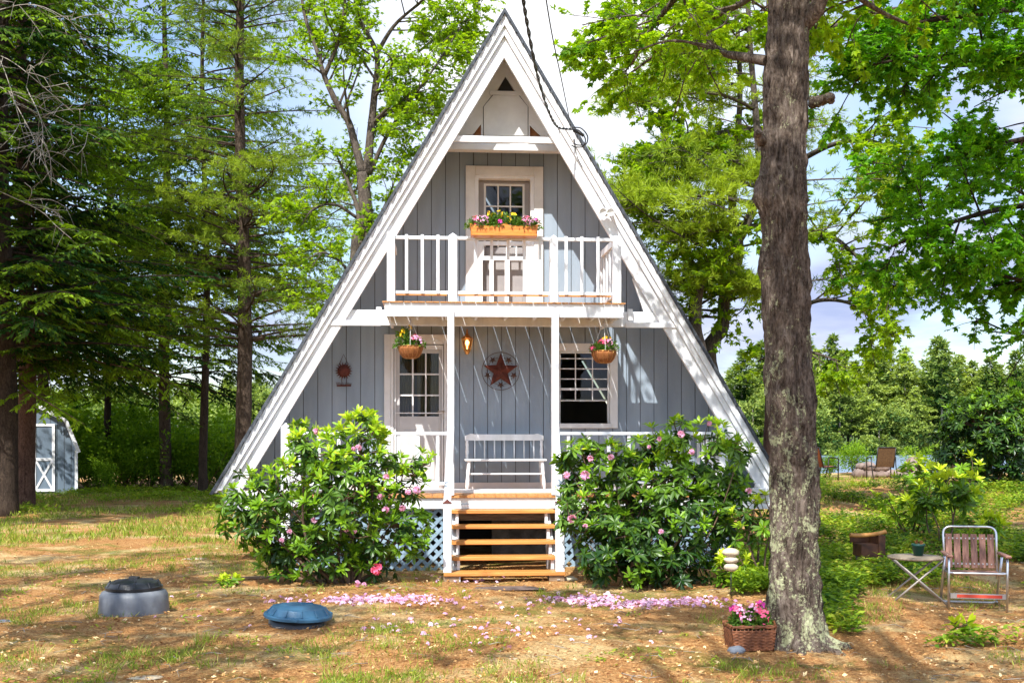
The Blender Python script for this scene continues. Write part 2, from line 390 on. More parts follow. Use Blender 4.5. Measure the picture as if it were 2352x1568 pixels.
def GROUND():
    m, nt, out = newmat('pine_straw_ground')
    t = N(nt, 'ShaderNodeTexCoord'); V = t.outputs['Object']
    big = noise(nt, V, 0.45, 5, 0.6, (1, 1.5, 1), 0.6)
    med = noise(nt, V, 2.2, 6, 0.7, None, 0.5)
    fine = noise(nt, V, 34, 6, 0.75, (1, 1.6, 1))
    grit = noise(nt, V, 120, 3, 0.7)
    straw = ramp(nt, [(0.32, (0.12, 0.045, 0.015)), (0.45, (0.36, 0.165, 0.060)), (0.57, (0.60, 0.36, 0.150)), (0.70, (0.82, 0.62, 0.34))], fine.outputs[0]).outputs[0]
    red = ramp(nt, [(0.34, (0.15, 0.055, 0.020)), (0.53, (0.44, 0.21, 0.075)), (0.70, (0.70, 0.46, 0.21))], fine.outputs[0]).outputs[0]
    c = mixc(nt, ramp(nt, [(0.40, (0, 0, 0)), (0.60, (1, 1, 1))], med.outputs[0]).outputs[0], straw, red)
    pale = ramp(nt, [(0.33, (0.36, 0.24, 0.10)), (0.60, (0.72, 0.57, 0.30))], fine.outputs[0]).outputs[0]
    pm = noise(nt, V, 0.9, 5, 0.65, None, 0.3)
    c = mixc(nt, ramp(nt, [(0.50, (0, 0, 0)), (0.62, (0.85, 0.85, 0.85))], pm.outputs[0]).outputs[0], c, pale)
    grass = ramp(nt, [(0.32, (0.045, 0.075, 0.012)), (0.55, (0.14, 0.18, 0.03)), (0.72, (0.34, 0.33, 0.09))], fine.outputs[0]).outputs[0]
    a = N(nt, 'ShaderNodeMath', _operation='MULTIPLY_ADD'); L(nt, med.outputs[0], a.inputs[0]); a.inputs[1].default_value = 0.6; L(nt, big.outputs[0], a.inputs[2])
    gm = ramp(nt, [(0.84, (0, 0, 0)), (0.94, (0.75, 0.75, 0.75))], a.outputs[0]).outputs[0]
    c = mixc(nt, gm, c, grass)
    gs = ramp(nt, [(0.30, (0.55, 0.53, 0.50)), (0.70, (1.32, 1.30, 1.22))], grit.outputs[0]).outputs[0]
    c = mixc(nt, 1.0, c, gs, 'MULTIPLY')
    sp_ = N(nt, 'ShaderNodeSeparateXYZ'); L(nt, V, sp_.inputs[0]); mr = N(nt, 'ShaderNodeMapRange'); mr.inputs[1].default_value = 44; mr.inputs[2].default_value = 60; L(nt, sp_.outputs[1], mr.inputs[0])
    far_ = ramp(nt, [(0.35, (0.04, 0.075, 0.018)), (0.65, (0.11, 0.15, 0.035))], med.outputs[0]).outputs[0]
    c = mixc(nt, mr.outputs[0], c, far_)
    p = N(nt, 'ShaderNodeBsdfPrincipled'); p.inputs['Roughness'].default_value = 0.95; p.inputs['Specular IOR Level'].default_value = 0.1
    L(nt, c, p.inputs['Base Color'])
    b = N(nt, 'ShaderNodeBump'); b.inputs['Strength'].default_value = 0.8; b.inputs['Distance'].default_value = 0.03
    L(nt, fine.outputs[0], b.inputs['Height']); L(nt, b.outputs[0], p.inputs['Normal'])
    L(nt, p.outputs[0], out.inputs[0]); return m
ground_mat = GROUND()
m, nt, out = newmat('lake_water')
p = N(nt, 'ShaderNodeBsdfPrincipled'); p.inputs['Base Color'].default_value = (0.16, 0.22, 0.28, 1); p.inputs['Roughness'].default_value = 0.4
t = N(nt, 'ShaderNodeTexCoord'); nb = noise(nt, t.outputs['Object'], 2.0, 4, 0.6, (1, 3, 1))
b = N(nt, 'ShaderNodeBump'); b.inputs['Strength'].default_value = 0.5; b.inputs['Distance'].default_value = 0.1
L(nt, nb.outputs[0], b.inputs['Height']); L(nt, b.outputs[0], p.inputs['Normal']); L(nt, p.outputs[0], out.inputs[0]); water_mat = m

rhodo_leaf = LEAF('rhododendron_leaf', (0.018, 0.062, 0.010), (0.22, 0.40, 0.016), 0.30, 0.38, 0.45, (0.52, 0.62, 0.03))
maple_leaf = LEAF('maple_leaf', (0.07, 0.20, 0.008), (0.36, 0.52, 0.014), 0.55, 0.5, 0.3)
maple_green = LEAF('maple_leaf_green', (0.035, 0.17, 0.012), (0.22, 0.47, 0.016), 0.55, 0.5, 0.3)
oak_leaf = LEAF('oak_leaf', (0.07, 0.19, 0.010), (0.38, 0.52, 0.02), 0.55, 0.5, 0.3)
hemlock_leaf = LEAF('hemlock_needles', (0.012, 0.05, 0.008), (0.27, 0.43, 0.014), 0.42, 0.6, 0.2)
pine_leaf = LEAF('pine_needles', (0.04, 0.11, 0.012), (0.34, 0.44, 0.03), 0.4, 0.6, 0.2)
far_leaf = LEAF('far_foliage', (0.045, 0.11, 0.03), (0.42, 0.50, 0.12), 0.35, 0.8, 0.1)
shrub_leaf = LEAF('shrub_leaf', (0.03, 0.11, 0.01), (0.26, 0.42, 0.02), 0.45, 0.6, 0.2)
herb_leaf = LEAF('understory_leaf', (0.03, 0.10, 0.010), (0.27, 0.40, 0.02), 0.35, 0.6, 0.25, (0.42, 0.42, 0.05))
bed_leaf = LEAF('bedding_leaf', (0.03, 0.09, 0.012), (0.13, 0.24, 0.03), 0.3, 0.5, 0.3)
grass_leaf = LEAF('grass_blade', (0.06, 0.12, 0.012), (0.30, 0.38, 0.04), 0.3, 0.6, 0.2, (0.62, 0.52, 0.20))
litter_mat = LEAF('dry_litter', (0.17, 0.055, 0.018), (0.60, 0.33, 0.12), 0.05, 0.8, 0.2, (0.88, 0.70, 0.40))
pink = LEAF('pink_petal', (0.60, 0.24, 0.46), (0.82, 0.52, 0.72), 0.25, 0.6, 0.2)
hot_pink = LEAF('hot_pink_petal', (0.70, 0.05, 0.16), (0.85, 0.20, 0.34), 0.2, 0.6, 0.2)
magenta = LEAF('magenta_petal', (0.50, 0.03, 0.30), (0.65, 0.08, 0.42), 0.2, 0.6, 0.2)
yellow = LEAF('yellow_petal', (0.75, 0.42, 0.02), (0.90, 0.65, 0.03), 0.2, 0.6, 0.2)
lilac_petal = LEAF('fallen_lilac_petal', (0.62, 0.30, 0.52), (0.84, 0.62, 0.80), 0.25, 0.6, 0.2)
bark_maple = BARK('lichened_maple_bark', (0.014, 0.009, 0.006), (0.105, 0.070, 0.050), (0.36, 0.29, 0.235), (0.40, 0.41, 0.24), 0.56, 12.0, 1.0)
bark_dark = BARK('dark_bark', (0.012, 0.009, 0.007), (0.045, 0.03, 0.022), (0.09, 0.065, 0.045), None, 0.5, 9, 0.8)
bark_pine = BARK('pine_bark', (0.02, 0.014, 0.010), (0.075, 0.05, 0.035), (0.15, 0.11, 0.08), (0.13, 0.15, 0.09), 0.35, 8, 0.8)
bark_oak = BARK('oak_bark', (0.03, 0.024, 0.02), (0.10, 0.08, 0.065), (0.18, 0.145, 0.115), (0.18, 0.20, 0.13), 0.1, 9, 0.8)
bark_red = BARK('reddish_bark', (0.03, 0.016, 0.012), (0.12, 0.065, 0.045), (0.20, 0.12, 0.09), None, 0.5, 9, 0.8)
dead_twig = MAT('dead_grey_twig', (0.22, 0.19, 0.15), (0.36, 0.32, 0.27), 6, 0.9)
stem_mat = MAT('shrub_stem', (0.09, 0.055, 0.035), (0.17, 0.11, 0.07), 12, 0.9)
# ------------------------------------------------------------------ the A-frame house (local x = along the front, y = into the house)
house = thing('house', 'pale blue-grey A-frame cottage with white rakes, an upper balcony and orange cedar front steps', 'house', HO, YAW)
RS = .25                                   # the rakes stand 1.15 m in front of the wall
APEX, SLOPE = zz(38, -1.4 + RS), 1.668
PHI = math.atan(SLOPE)
def hw(z, off=0.0): return (APEX - z) / SLOPE - off / math.sin(PHI)       # half width of the A at height z, off = inset square to the slope
def rake_poly(side, o1, o2, zb):
    """strip of one slope between insets o1 and o2, cut plumb at the ridge and level at zb"""
    k = 1 / math.cos(PHI)
    return [(0.0, APEX - o1 * k), (side * hw(zb, o1), zb), (side * hw(zb, o2), zb), (0.0, APEX - o2 * k)]
ZB = 1.0
for side in (-1, 1):
    b = MB(); b.prism(rake_poly(side, -0.055, -0.012, ZB - .05), -1.44 + RS, 8.6)
    # ragged courses of shingle showing at the front edge
    for i in range(42):
        t = (i + .5) / 42; z = ZB + (APEX - ZB) * t
        b.bar((side * (hw(z) + .018), -1.452 + RS + RNG.uniform(-.006, .004), z), (side * (hw(z + .12) + .034 + RNG.uniform(0, .01)), -1.452 + RS, z + .12), .02, .012, (0, 1, 0))
    rf = b.build('roof', shingle_mat, house)
    b = MB(); b.prism(rake_poly(side, -0.011, 0.012, ZB - .03), -1.42 + RS, 8.5); b.build('roof_deck', white_paint, rf)
    b = MB(); b.prism(rake_poly(side, 0.013, 0.035, ZB), -1.24 + RS, 8.4); b.build('rafter_lining', white_paint, rf)
    for o1, o2, v0, v1 in ((0.0125, .062, -1.415, -1.26), (.0625, .125, -1.375, -1.25), (.1255, .272, -1.325, -1.265)):
        b = MB(); b.prism(rake_poly(side, o1, o2, ZB), v0 + RS, v1 + RS); b.build('rake_board', white_paint, house, .004)
# rear gable so the rooms are closed and dark
b = MB(); b.prism([(-hw(.9, .1), .9), (hw(.9, .1), .9), (0, APEX - .2)], 8.2, 8.3); b.build('rear_wall', siding_paint, house)
b = MB(); b.box(-3.6, 3.6, 0.12, 8.2, .86, .93); b.build('room_floor', floor_dark, house)
b = MB(); b.box(-2.2, 2.2, 0.12, 8.2, 3.34, 3.42); b.build('upper_floor', floor_dark, house)

# ---- siding, vertical grooved boards with openings
dL, dR = uu(897, 0, 900), uu(1027, 0, 900); dT = zz(784, 0)
wL, wR = uu(1283, 0, 900), uu(1400, 0, 900); wT = zz(806, 0); wB = zz(983, 0)
oL, oR = uu(1091, 0, 600), uu(1226, 0, 600); oT = zz(405, 0); oB = 3.44
OPEN = [(dL, dR, .955, dT), (wL, wR, wB, wT), (oL, oR, oB, oT)]
Z0S, Z1S = .90, zz(340, 0)
def clip_seg(u0, u1, z0, z1):
    """board u0..u1, z0..z1 trimmed under the slope; returns a polygon"""
    off = .04
    f = lambda u: APEX - (abs(u) + off / math.sin(PHI)) * SLOPE
    us = [u0, u1] if u0 * u1 >= 0 else [u0, 0, u1]
    top = [(u, min(z1, f(u))) for u in us]
    top = [(u, max(z0, z)) for u, z in top]
    if all(z <= z0 + 1e-3 for u, z in top): return None
    return [(u0, z0)] + [(u1, z0)] + top[::-1]
sid = MB(); back = MB()
step = .203; us = []
k = -20
while k * step < 4: us.append(k * step + .03); k += 1
for a, c in zip(us[:-1], us[1:]):
    cuts = sorted({a, c} | {x for o in OPEN for x in o[:2] if a < x < c})
    for s0, s1 in zip(cuts[:-1], cuts[1:]):
        mid = (s0 + s1) / 2
        zs = [(Z0S, Z1S)]
        for o in OPEN:
            if o[0] < mid < o[1]:
                nzs = []
                for p, q in zs:
                    if o[2] > p: nzs.append((p, min(q, o[2])))
                    if o[3] < q: nzs.append((max(p, o[3]), q))
                zs = nzs
        for p, q in zs:
            if q - p < .02: continue
            l = .005 if s0 == a else 0; r = .005 if s1 == c else 0
            pg = clip_seg(s0 + l, s1 - r, p, q)
            if pg: sid.prism(pg, 0.0, .05)
            pg = clip_seg(s0, s1, p, q)
            if pg: back.prism(pg, .012, .09)
wall = sid.build('front_wall', siding_paint, house)
back.build('groove_backing', groove_dark, wall)

# ---- peak panel with hatch and vents, tie beams
vp = -.45
zt, zb_ = APEX - .10 / math.cos(PHI), zz(345, vp)
fU = lambda px, py: U(px, py, vp)
tri = [fU(1161, 176), fU(1141, 209), fU(1183, 209)]
pk = MB()
hb = hw(zb_, .1)
# panel built round the triangular vent: left, right, top and below strips
ztv = tri[0][1]; zbv = tri[1][1]; ul, ur = tri[1][0], tri[2][0]; uc = tri[0][0]
h = lambda z: hw(z, .1)
zn = fU(1090, 285)[1]; zc = zz(312, vp); nL = fU(1105, 300)[0]; nR = fU(1217, 300)[0]; sL = fU(1085, 300)[0]; sR = fU(1243, 300)[0]
pk.prism([(-h(zbv), zbv), (ul, zbv), (uc, ztv), (0, zt)], vp, vp + .03)
pk.prism([(uc, ztv), (ur, zbv), (h(zbv), zbv), (0, zt)], vp, vp + .03)
pk.prism([(nL, zc), (nR, zc), (h(zbv) * .72 if False else nR, zn), (h(zbv), zbv), (-h(zbv), zbv), (nL, zn)], vp, vp + .03)
pk.prism([(-h(zbv), zbv), (nL, zn), (sL, zc), (-h(zc), zc)], vp, vp + .03)
pk.prism([(h(zbv), zbv), (h(zc), zc), (sR, zc), (nR, zn)], vp, vp + .03)
pk.prism([(-h(zb_), zb_), (h(zb_), zb_), (h(zc), zc), (-h(zc), zc)], vp, vp + .03)
peak = pk.build('peak_panel', trim_paint, house)
b = MB(); b.prism([(-h(zc) * .98, zc), (h(zc) * .98, zc), (0, zt - .03)], vp + .10, vp + .12); b.build('vent_backing', bare_rafter, peak)
b = MB(); b.prism([(ul * .98, zbv - .02), (ur * 1.02, zbv - .02), (uc, ztv + .02)], vp + .05, vp + .06); b.build('vent_screen', dark_void, peak)
b = MB(); b.box(*[ul - .10, ur + .10], vp - .025, vp, zbv - .062, zbv - .006); b.build('vent_sill', trim_paint, peak, .004)
hp_ = [fU(1111, 312), fU(1111, 246), fU(1132, 219), fU(1191, 219), fU(1212, 246), fU(1212, 312)]
cxh = sum(p[0] for p in hp_) / 6; czh = sum(p[1] for p in hp_) / 6
gr = MB(); gr.prism([(cxh + (p[0] - cxh) * 1.03, p[1] + (.006 if p[1] > czh + .1 else 0)) for p in hp_], vp - .004, vp - .001)
ht = MB(); ht.prism([(cxh + (p[0] - cxh) * 1.0, p[1] - (.006 if p[1] > czh + .1 else 0)) for p in hp_], vp - .018, vp - .004)
hatch = ht.build('hatch_door', trim_paint, house, .003); gr.build('hatch_gap', dark_void, hatch)
b = MB()
for px in (1207,):
    u, z = fU(px, 295); b.box(u - .03, u + .03, vp - .028, vp - .019, z - .02, z + .02); b.box(u - .004, u + .004, vp - .032, vp - .029, z - .025, z + .025)
b.build('hinge', trim_paint, hatch)
# tie boards
b = MB(); zl, zh = zz(328, -1.0), zz(314, -1.0); b.box(-hw(zh, .2), hw(zh, .2), -1.01, -.97, zl, zh); b.build('tie_board', white_paint, house, .004)
b = MB(); zl, zh = zz(345.5, -.6), zz(331, -.6); b.box(-hw(zh, .1), hw(zh, .1), -.60, -.455, zl, zh); b.build('gable_beam', trim_paint, house, .004)
# lower tie beam across the rakes under the balcony
zl, zh = zz(749, -1.0), zz(714, -1.0)
b = MB(); b.box(-hw(zl, .13), hw(zl, .13), -1.012, -.95, zl, zh); b.build('tie_beam', white_paint, house, .004)
for s in (-1, 1):
    b = MB(); a = 1.66; b.box(min(s * a, s * (hw(zl, .03))), max(s * a, s * hw(zl, .03)), -1.095, -1.05, zl - .015, zl + .055)
    b.box(min(s * (a - .02), s * (a + .05)), max(s * (a - .02), s * (a + .05)), -1.345, -1.30, zl + .054, zh)
    b.build('tie_ledger', white_paint, house, .003)

# ---- porch ceiling beam / balcony
VF = -1.75
bl, br = uu(878, VF, 700), uu(1437, VF, 700)
zf = zz(694, VF)                      # balcony floor top
fl = MB(); n = int((br - bl) / .0925)
for i in range(n):
    u0 = bl + (br - bl) * i / n; fl.box(u0, u0 + (br - bl) / n - (.011 if i % 5 in (0, 2) or i % 7 == 3 else .004), VF - .03, -.003, zf - .014, zf)
bal = fl.build('balcony_floor', cedar_along, house)
zq = zz(728, VF)
b = MB(); b.box(bl + .03, br - .02, VF, VF + .045, zq, zf - .015); b.build('fascia', white_paint, bal, .004)
for u in (bl + .05, br - .09):
    b = MB(); b.box(u, u + .04, VF + .047, -.01, zq + .01, zf - .03); b.build('side_beam', white_paint, bal, .003)
for i in range(7):
    b = MB(); u = bl + .42 + i * (br - bl - .8) / 6; b.box(u, u + .038, VF + .047, -1.02, zq + .03, zf - .03); b.build('joist', white_paint, bal)
b = MB(); b.prism([(VF + .047, zq), (VF + .047, zq - .006), (-1.262, zl + .02), (-1.262, zl + .03)], bl + .06, br - .08, axis='x')
# railing
vr = VF + .03
zrt, zrb = zz(548, vr), zz(673, vr)
posts = [(889, 907, 536), (1030, 1050, 537), (1263, 1281, 539), (1407, 1426, 540)]
pu = []
for x0, x1, y in posts: pu.append((uu(x0, vr, 600), uu(x1, vr, 600), zz(y, vr)))
rail = MB(); rail.box(pu[0][1], pu[3][0], vr + .0, vr + .045, zrt - .02, zrt + .022); br_ = rail.build('balcony_railing', white_paint, house, .003)
b = MB(); b.box(pu[0][1], pu[3][0], vr, vr + .045, zrb - .02, zrb + .02); b.build('bottom_rail', white_paint, br_, .003)
b = MB()
for a, c in ((pu[0][1] + .01, pu[1][0] - .02), (pu[1][1] + .02, pu[2][0] - .02), (pu[2][1] + .02, pu[3][0] - .02)): b.box(a, c, vr + .005, vr + .04, zrb - .038, zrb - .022)
b.build('rail_block', cedar, br_)
for i, (a, c, zt_) in enumerate(pu):
    b = MB(); w = (c - a); m_ = (a + c) / 2
    b.box(a, c, vr - .035, vr - .035 + w, zf, zt_ - .04)
    v0, v1 = vr - .035, vr - .035 + w
    if i in (1, 2):
        b.faces([(a, v0, zt_ - .04), (c, v0, zt_ - .04), (c, v1, zt_ - .04), (a, v1, zt_ - .04), (m_, (v0 + v1) / 2, zt_ + .01)], [(0, 1, 4), (1, 2, 4), (2, 3, 4), (3, 0, 4)])
    else: b.box(a, c, v0, v1, zt_ - .04, zt_)
    b.build('railing_post', white_paint, br_, .004)
for xs in ([934, 970, 1006], [1092, 1129, 1167, 1204, 1240] , [1300, 1336, 1373]):
    for px in xs[:]:
        u = uu(px, vr, 600)
        if px in (1092, 1240): w = .018
        b = MB(); b.box(u - .019, u + .019, vr - .028, vr - .003, zrb - .02, zrt + .035); b.build('baluster', white_paint, br_, .003)
for s, (a, c, zt_) in ((-1, pu[0]), (1, pu[3])):
    m_ = (a + c) / 2
    b = MB(); b.bar((m_, vr + .06, zrt), (m_ - s * .02, -.55, zrt), .04, .09); b.bar((m_, vr + .06, zrb), (m_, -.02, zrb), .04, .04)
    for q in range(5): b.box(m_ - .015, m_ + .015, vr + .3 + q * .26, vr + .33 + q * .26, zrb, zrt - .02)
    b.build('side_rail', white_paint, br_, .003)

# ---- porch deck, posts, stairs
pl, pr = uu(650, VF, 1130), uu(1662, VF, 1130); ZD = .955
b = MB(); n = int((pr - pl) / .135)
for i in range(n):
    u0 = pl + (pr - pl) * i / n; b.box(u0, u0 + (pr - pl) / n - .005, VF - .03, -.003, ZD - .03, ZD)
deck = b.build('porch_deck', cedar_along, house)
b = MB(); b.box(pl + .01, pr - .01, VF, VF + .04, zz(1162, VF) + .03, ZD - .033); b.build('rim_board', trim_paint, deck, .003)
b = MB(); b.box(pl, pr, VF - .03, VF + .03, zz(1167, VF), zz(1162, VF) + .027); b.build('lower_trim', white_paint, deck, .003)
b = MB(); b.box(-hw(1.0) + .05, hw(1.0) - .05, -1.11, -.80, .93, .995); b.box(-hw(1.0) + .08, hw(1.0) - .08, -1.08, -1.02, .80, .925); b.build('sill_beam', trim_paint, house, .004)
for s in (-1, 1):
    b = MB(); b.box(s * 3.0 - .12, s * 3.0 + .12, -.98, -.9, -.02, .79); b.build('skirt_panel', siding_paint, house)
b = MB(); b.box(-hw(1.0) + .08, hw(1.0) - .08, -1.09, -1.035, .72, .795); b.build('sill_trim', white_paint, house, .003)
b = MB(); b.box(pl + .05, pr - .05, -.06, -.01, ZD, ZD + .10); b.build('base_board', trim_paint, house, .003)
b = MB(); b.box(-.12, 3.2, -.3, -.1, -.2, .79); b.box(-3.3, -1.4, -.3, -.1, -.2, .79); b.build('foundation_wall', concrete, house)
b = MB(); b.box(-3.5, 3.5, 1.5, 1.6, -.2, .85); b.build('crawlspace_dark_sheet', dark_void, house)  # near-black sheet painted in for the shade under the house
b = MB(); b.box(uu(1043, -1.5, 1180), uu(1272, -1.5, 1180), -1.60, -1.55, .62, .75); b.build('inner_beam', raw_wood, house)
pposts = [(1028, 1043), (1267, 1283)]
for x0, x1 in pposts:
    a, c = uu(x0, VF, 900), uu(x1, VF, 900)
    b = MB(); b.box(a, c, VF - .045, VF - .045 + (c - a), ZD + .001, zf - .10); b.build('porch_post', white_paint, house, .004)
# lower railings
zr1, zr0 = zz(995, VF), zz(1110, VF)
def lower_rail(ua, ub, outer):
    b = MB(); b.box(ua, ub, VF, VF + .09, zr1 - .02, zr1 + .02); r = b.build('porch_railing', white_paint, house, .003)
    b = MB(); b.box(ua, ub, VF + .02, VF + .06, zr0 - .02, zr0 + .02); b.build('bottom_rail', white_paint, r, .003)
    n = int(abs(ub - ua) / .25)
    for i in range(1, n + 1):
        u = ua + (ub - ua) * (i - .5) / n if n else ua
        b = MB(); b.box(u - .021, u + .021, VF + .015, VF + .055, zr0 + .02, zr1 - .02); b.build('baluster', white_paint, r, .003)
    b = MB(); a, c = outer - .055, outer + .055; zt_ = zz(981, VF); v0, v1 = VF - .04, VF + .07
    b.box(a, c, v0, v1, .02, zt_)
    b.faces([(a, v0, zt_), (c, v0, zt_), (c, v1, zt_), (a, v1, zt_), (outer, .5 * (v0 + v1), zt_ + .06)], [(0, 1, 4), (1, 2, 4), (2, 3, 4), (3, 0, 4)])
    b.build('corner_post', white_paint, r, .004)
    b = MB(); b.bar((outer, VF + .07, zr1), (outer, -.02, zr1), .06, .04); b.bar((outer, VF + .07, zr0), (outer, -.02, zr0), .04, .04)
    for q in range(5): b.box(outer - .018, outer + .018, VF + .3 + q * .26, VF + .335 + q * .26, zr0 + .02, zr1 - .02)
    b.build('side_rail', white_paint, r, .003)
lower_rail(uu(663, VF, 1000), uu(1028, VF, 1000), uu(656, VF, 1000))
lower_rail(uu(1283, VF, 1000), uu(1652, VF, 1000), uu(1660, VF, 1000))
# lattice skirt
def lattice(ua, ub, name='lattice_skirt'):
    z0, z1 = -.02, zz(1167, VF) - .005
    b = MB(); s = .145
    for layer, sg in ((0, 1), (1, -1)):
        c0 = -1.2
        while c0 < (ub - ua) + 1.2:
            # line u = c0 + sg*(z-z0) clipped to the panel
            pts = []
            z_a, z_b = z0, z1
            u_at = lambda z: c0 + sg * (z - z0)
            if sg > 0: za = max(z0, z0 - c0); zb2 = min(z1, z0 + (ub - ua) - c0)
            else: za = max(z0, z0 + c0 - (ub - ua)); zb2 = min(z1, z0 + c0)
            if zb2 - za > .03:
                v = VF + .062 + layer * .011
                b.bar((ua + u_at(za), v, za), (ua + u_at(zb2), v, zb2), .008, .045, (sg * -1, 0, 1))
            c0 += s
    return b.build(name, lattice_paint, house)
lattice(uu(662, VF, 1200), uu(1022, VF, 1200)); lattice(uu(1290, VF, 1200), uu(1654, VF, 1200))
# stairs
VN = -3.08
tr_y = [1171, 1206, 1242, 1278, 1314]
st = MB()
zt5 = [ZD - .19 * (i + 1) + .02 for i in range(5)]
vn5 = [VF - .06 - .255 * (i + 1) for i in range(5)]
xs5 = [(1034, 1275), (1035, 1276), (1036, 1277), (1038, 1278), (1019, 1299)]
treads = []
for i in range(5):
    v = vn5[i]; z = zz(tr_y[i], v)
    a, c = uu(xs5[i][0], v, tr_y[i]), uu(xs5[i][1], v, tr_y[i]); treads.append((a, c, v, z))
stairs = None
for sx in (0, 1):
    b = MB(); a, c = treads[1][0], treads[1][1]
    u = a + .045 if sx == 0 else c - .045
    b.prism([(vn5[4] + .0, .02), (VF - .02, .02 + .0), (VF - .02, ZD - .17), (vn5[4] + .22, .03)], u - .02, u + .02, axis='x')
    for i in range(5):
        t_ = treads[i]; b.box(u + (.022 if sx == 0 else -.06), u + (.06 if sx == 0 else -.022), t_[2] + .04, t_[2] + .13, (treads[i + 1][3] if i < 4 else 0.0), t_[3] - .041)
    if sx == 0: stairs = b.build('stairs', white_paint, house, .003)
    else: b.build('stringer', white_paint, stairs, .003)
for a, c, v, z in treads:
    b = MB(); b.box(a, c, v, v + .27, z - .042, z); b.build('tread', cedar, stairs, .005)
b = MB()
for u in (treads[4][0] + .09, treads[4][1] - .10):
    b = MB(); b.box(u - .09, u + .09, treads[4][2] + .03, treads[4][2] + .27, -.05, treads[4][3] - .043); b.build('footing_block', raw_wood, stairs)
for x0, x1, xp in ((1018, 1037, 1035.5), (1277, 1297, 1275)):
    a, c = uu(x0, VN, 1230), uu(x1, VN, 1230); zt_ = zz(1155, VN); w = c - a
    b = MB(); b.box(a, c, VN, VN + w, treads[4][3] + .001, zt_); nw = b.build('newel_post', white_paint, stairs, .004)
    b = MB(); m_ = (a + c) / 2; e = .008; v0, v1 = VN - e, VN + w + e
    b.faces([(a - e, v0, zt_), (c + e, v0, zt_), (c + e, v1, zt_), (a - e, v1, zt_), (m_, (v0 + v1) / 2, zt_ + .05)], [(0, 1, 4), (1, 2, 4), (2, 3, 4), (3, 0, 4), (3, 2, 1, 0)])
    b.build('post_cap', rust, nw)
    up_ = uu(xp, VF, 990)
    b = MB(); b.bar((m_, VN + .06, zt_ - .02), (up_, VF - .06, zz(985, VF)), .085, .09); b.build('handrail', white_paint, stairs, .004)

# ---- lower door
ptrim = .12
def frame(ua, ub, z0, z1, w, v0, v1, bottom=True, mats=trim_paint, name='door_frame', parent=house, sill=.0):
    b = MB(); b.box(ua - w, ua, v0, v1, z0, z1 + w); b.box(ub, ub + w, v0, v1, z0, z1 + w); b.box(ua + .0005, ub - .0005, v0 + .002, v1, z1, z1 + w)
    if bottom: b.box(ua + .0005, ub - .0005, v0 - sill, v1, z0, z0 + w * .6)
    return b.build(name, mats, parent, .004)
frame(dL, dR, ZD, dT, .09, -.045, -.002, False)
b = MB(); b.box(dL, dL + .045, -.03, .10, ZD, dT); b.box(dR - .045, dR, -.03, .10, ZD, dT); b.box(dL + .046, dR - .046, -.03, .10, dT - .045, dT); jm = b.build('door_jamb', trim_paint, house, .003)
gl_, gr_, gt_, gb_ = uu(918, .03, 900), uu(1008, .03, 900), zz(812, .03), zz(956, .03)
da, dc = dL + .055, dR - .055
b = MB(); b.box(da, gl_, .03, .07, ZD + .01, dT - .055); b.box(gr_, dc, .03, .07, ZD + .01, dT - .055)
b.box(gl_ + .0005, gr_ - .0005, .031, .07, gt_, dT - .055); b.box(gl_ + .0005, gr_ - .0005, .031, .07, ZD + .01, gb_)
b.box(gl_ + .06, gr_ - .06, .024, .03, ZD + .14, gb_ - .2)
door = b.build('front_door', door_paint, house, .004)
b = MB(); b.box(gl_ - .02, gr_ + .02, .052, .058, gb_ - .02, gt_ + .02); b.build('door_glass', glass, door)
b = MB()
for i in range(1, 3):
    u = gl_ + (gr_ - gl_) * i / 3; b.box(u - .011, u + .011, .032, .05, gb_, gt_)
    z = gb_ + (gt_ - gb_) * i / 3; b.box(gl_, gr_, .034, .049, z - .011, z + .011)
b.build('muntins', trim_paint, door)
b = MB(); z = zz(948, 0); b.box(da - .0, dc, -.004, .004, z - .012, z + .004); b.bar((da + .01, 0, ZD + .04), (da + .01, 0, dT - .06), .02, .02, (0, 1, 0)); b.bar((dc - .01, 0, ZD + .04), (dc - .01, 0, dT - .06), .02, .02, (0, 1, 0)); b.box(da + .02, dc - .02, -.01, .01, dT - .12, dT - .06)
b.build('storm_door_frame', trim_paint, house)
u, z = uu(1020, -.02, 940), zz(948, -.02)
b = MB(); b.box(u - .014, u + .014, -.03, -.005, z - .09, z + .09); b.tube([(u, -.03, z + .02), (u, -.07, z + .02), (u - .09, -.075, z + .02)], .009, 8); b.build('door_handle', steel_matt, door)
b = MB()
for side, (c0, c1) in enumerate(((gl_ - .02, gl_ + .2), (gl_ + .26, gr_ + .05))):
    n = 40; pts = [(c0 + (c1 - c0) * i / n, .13 + .022 * math.sin(i * .9 + side)) for i in range(n + 1)]
    V = [(p[0], p[1], gb_ - .1) for p in pts] + [(p[0] + (.03 if side == 0 else -.02), p[1], gt_ + .05) for p in pts]
    b.add(V, [(i, i + 1, i + n + 2, i + n + 1) for i in range(n)], smooth=True)
b.build('curtain', curtain_mat, house)
b = MB(); u0, u1 = uu(930, -.2), uu(975, -.2)

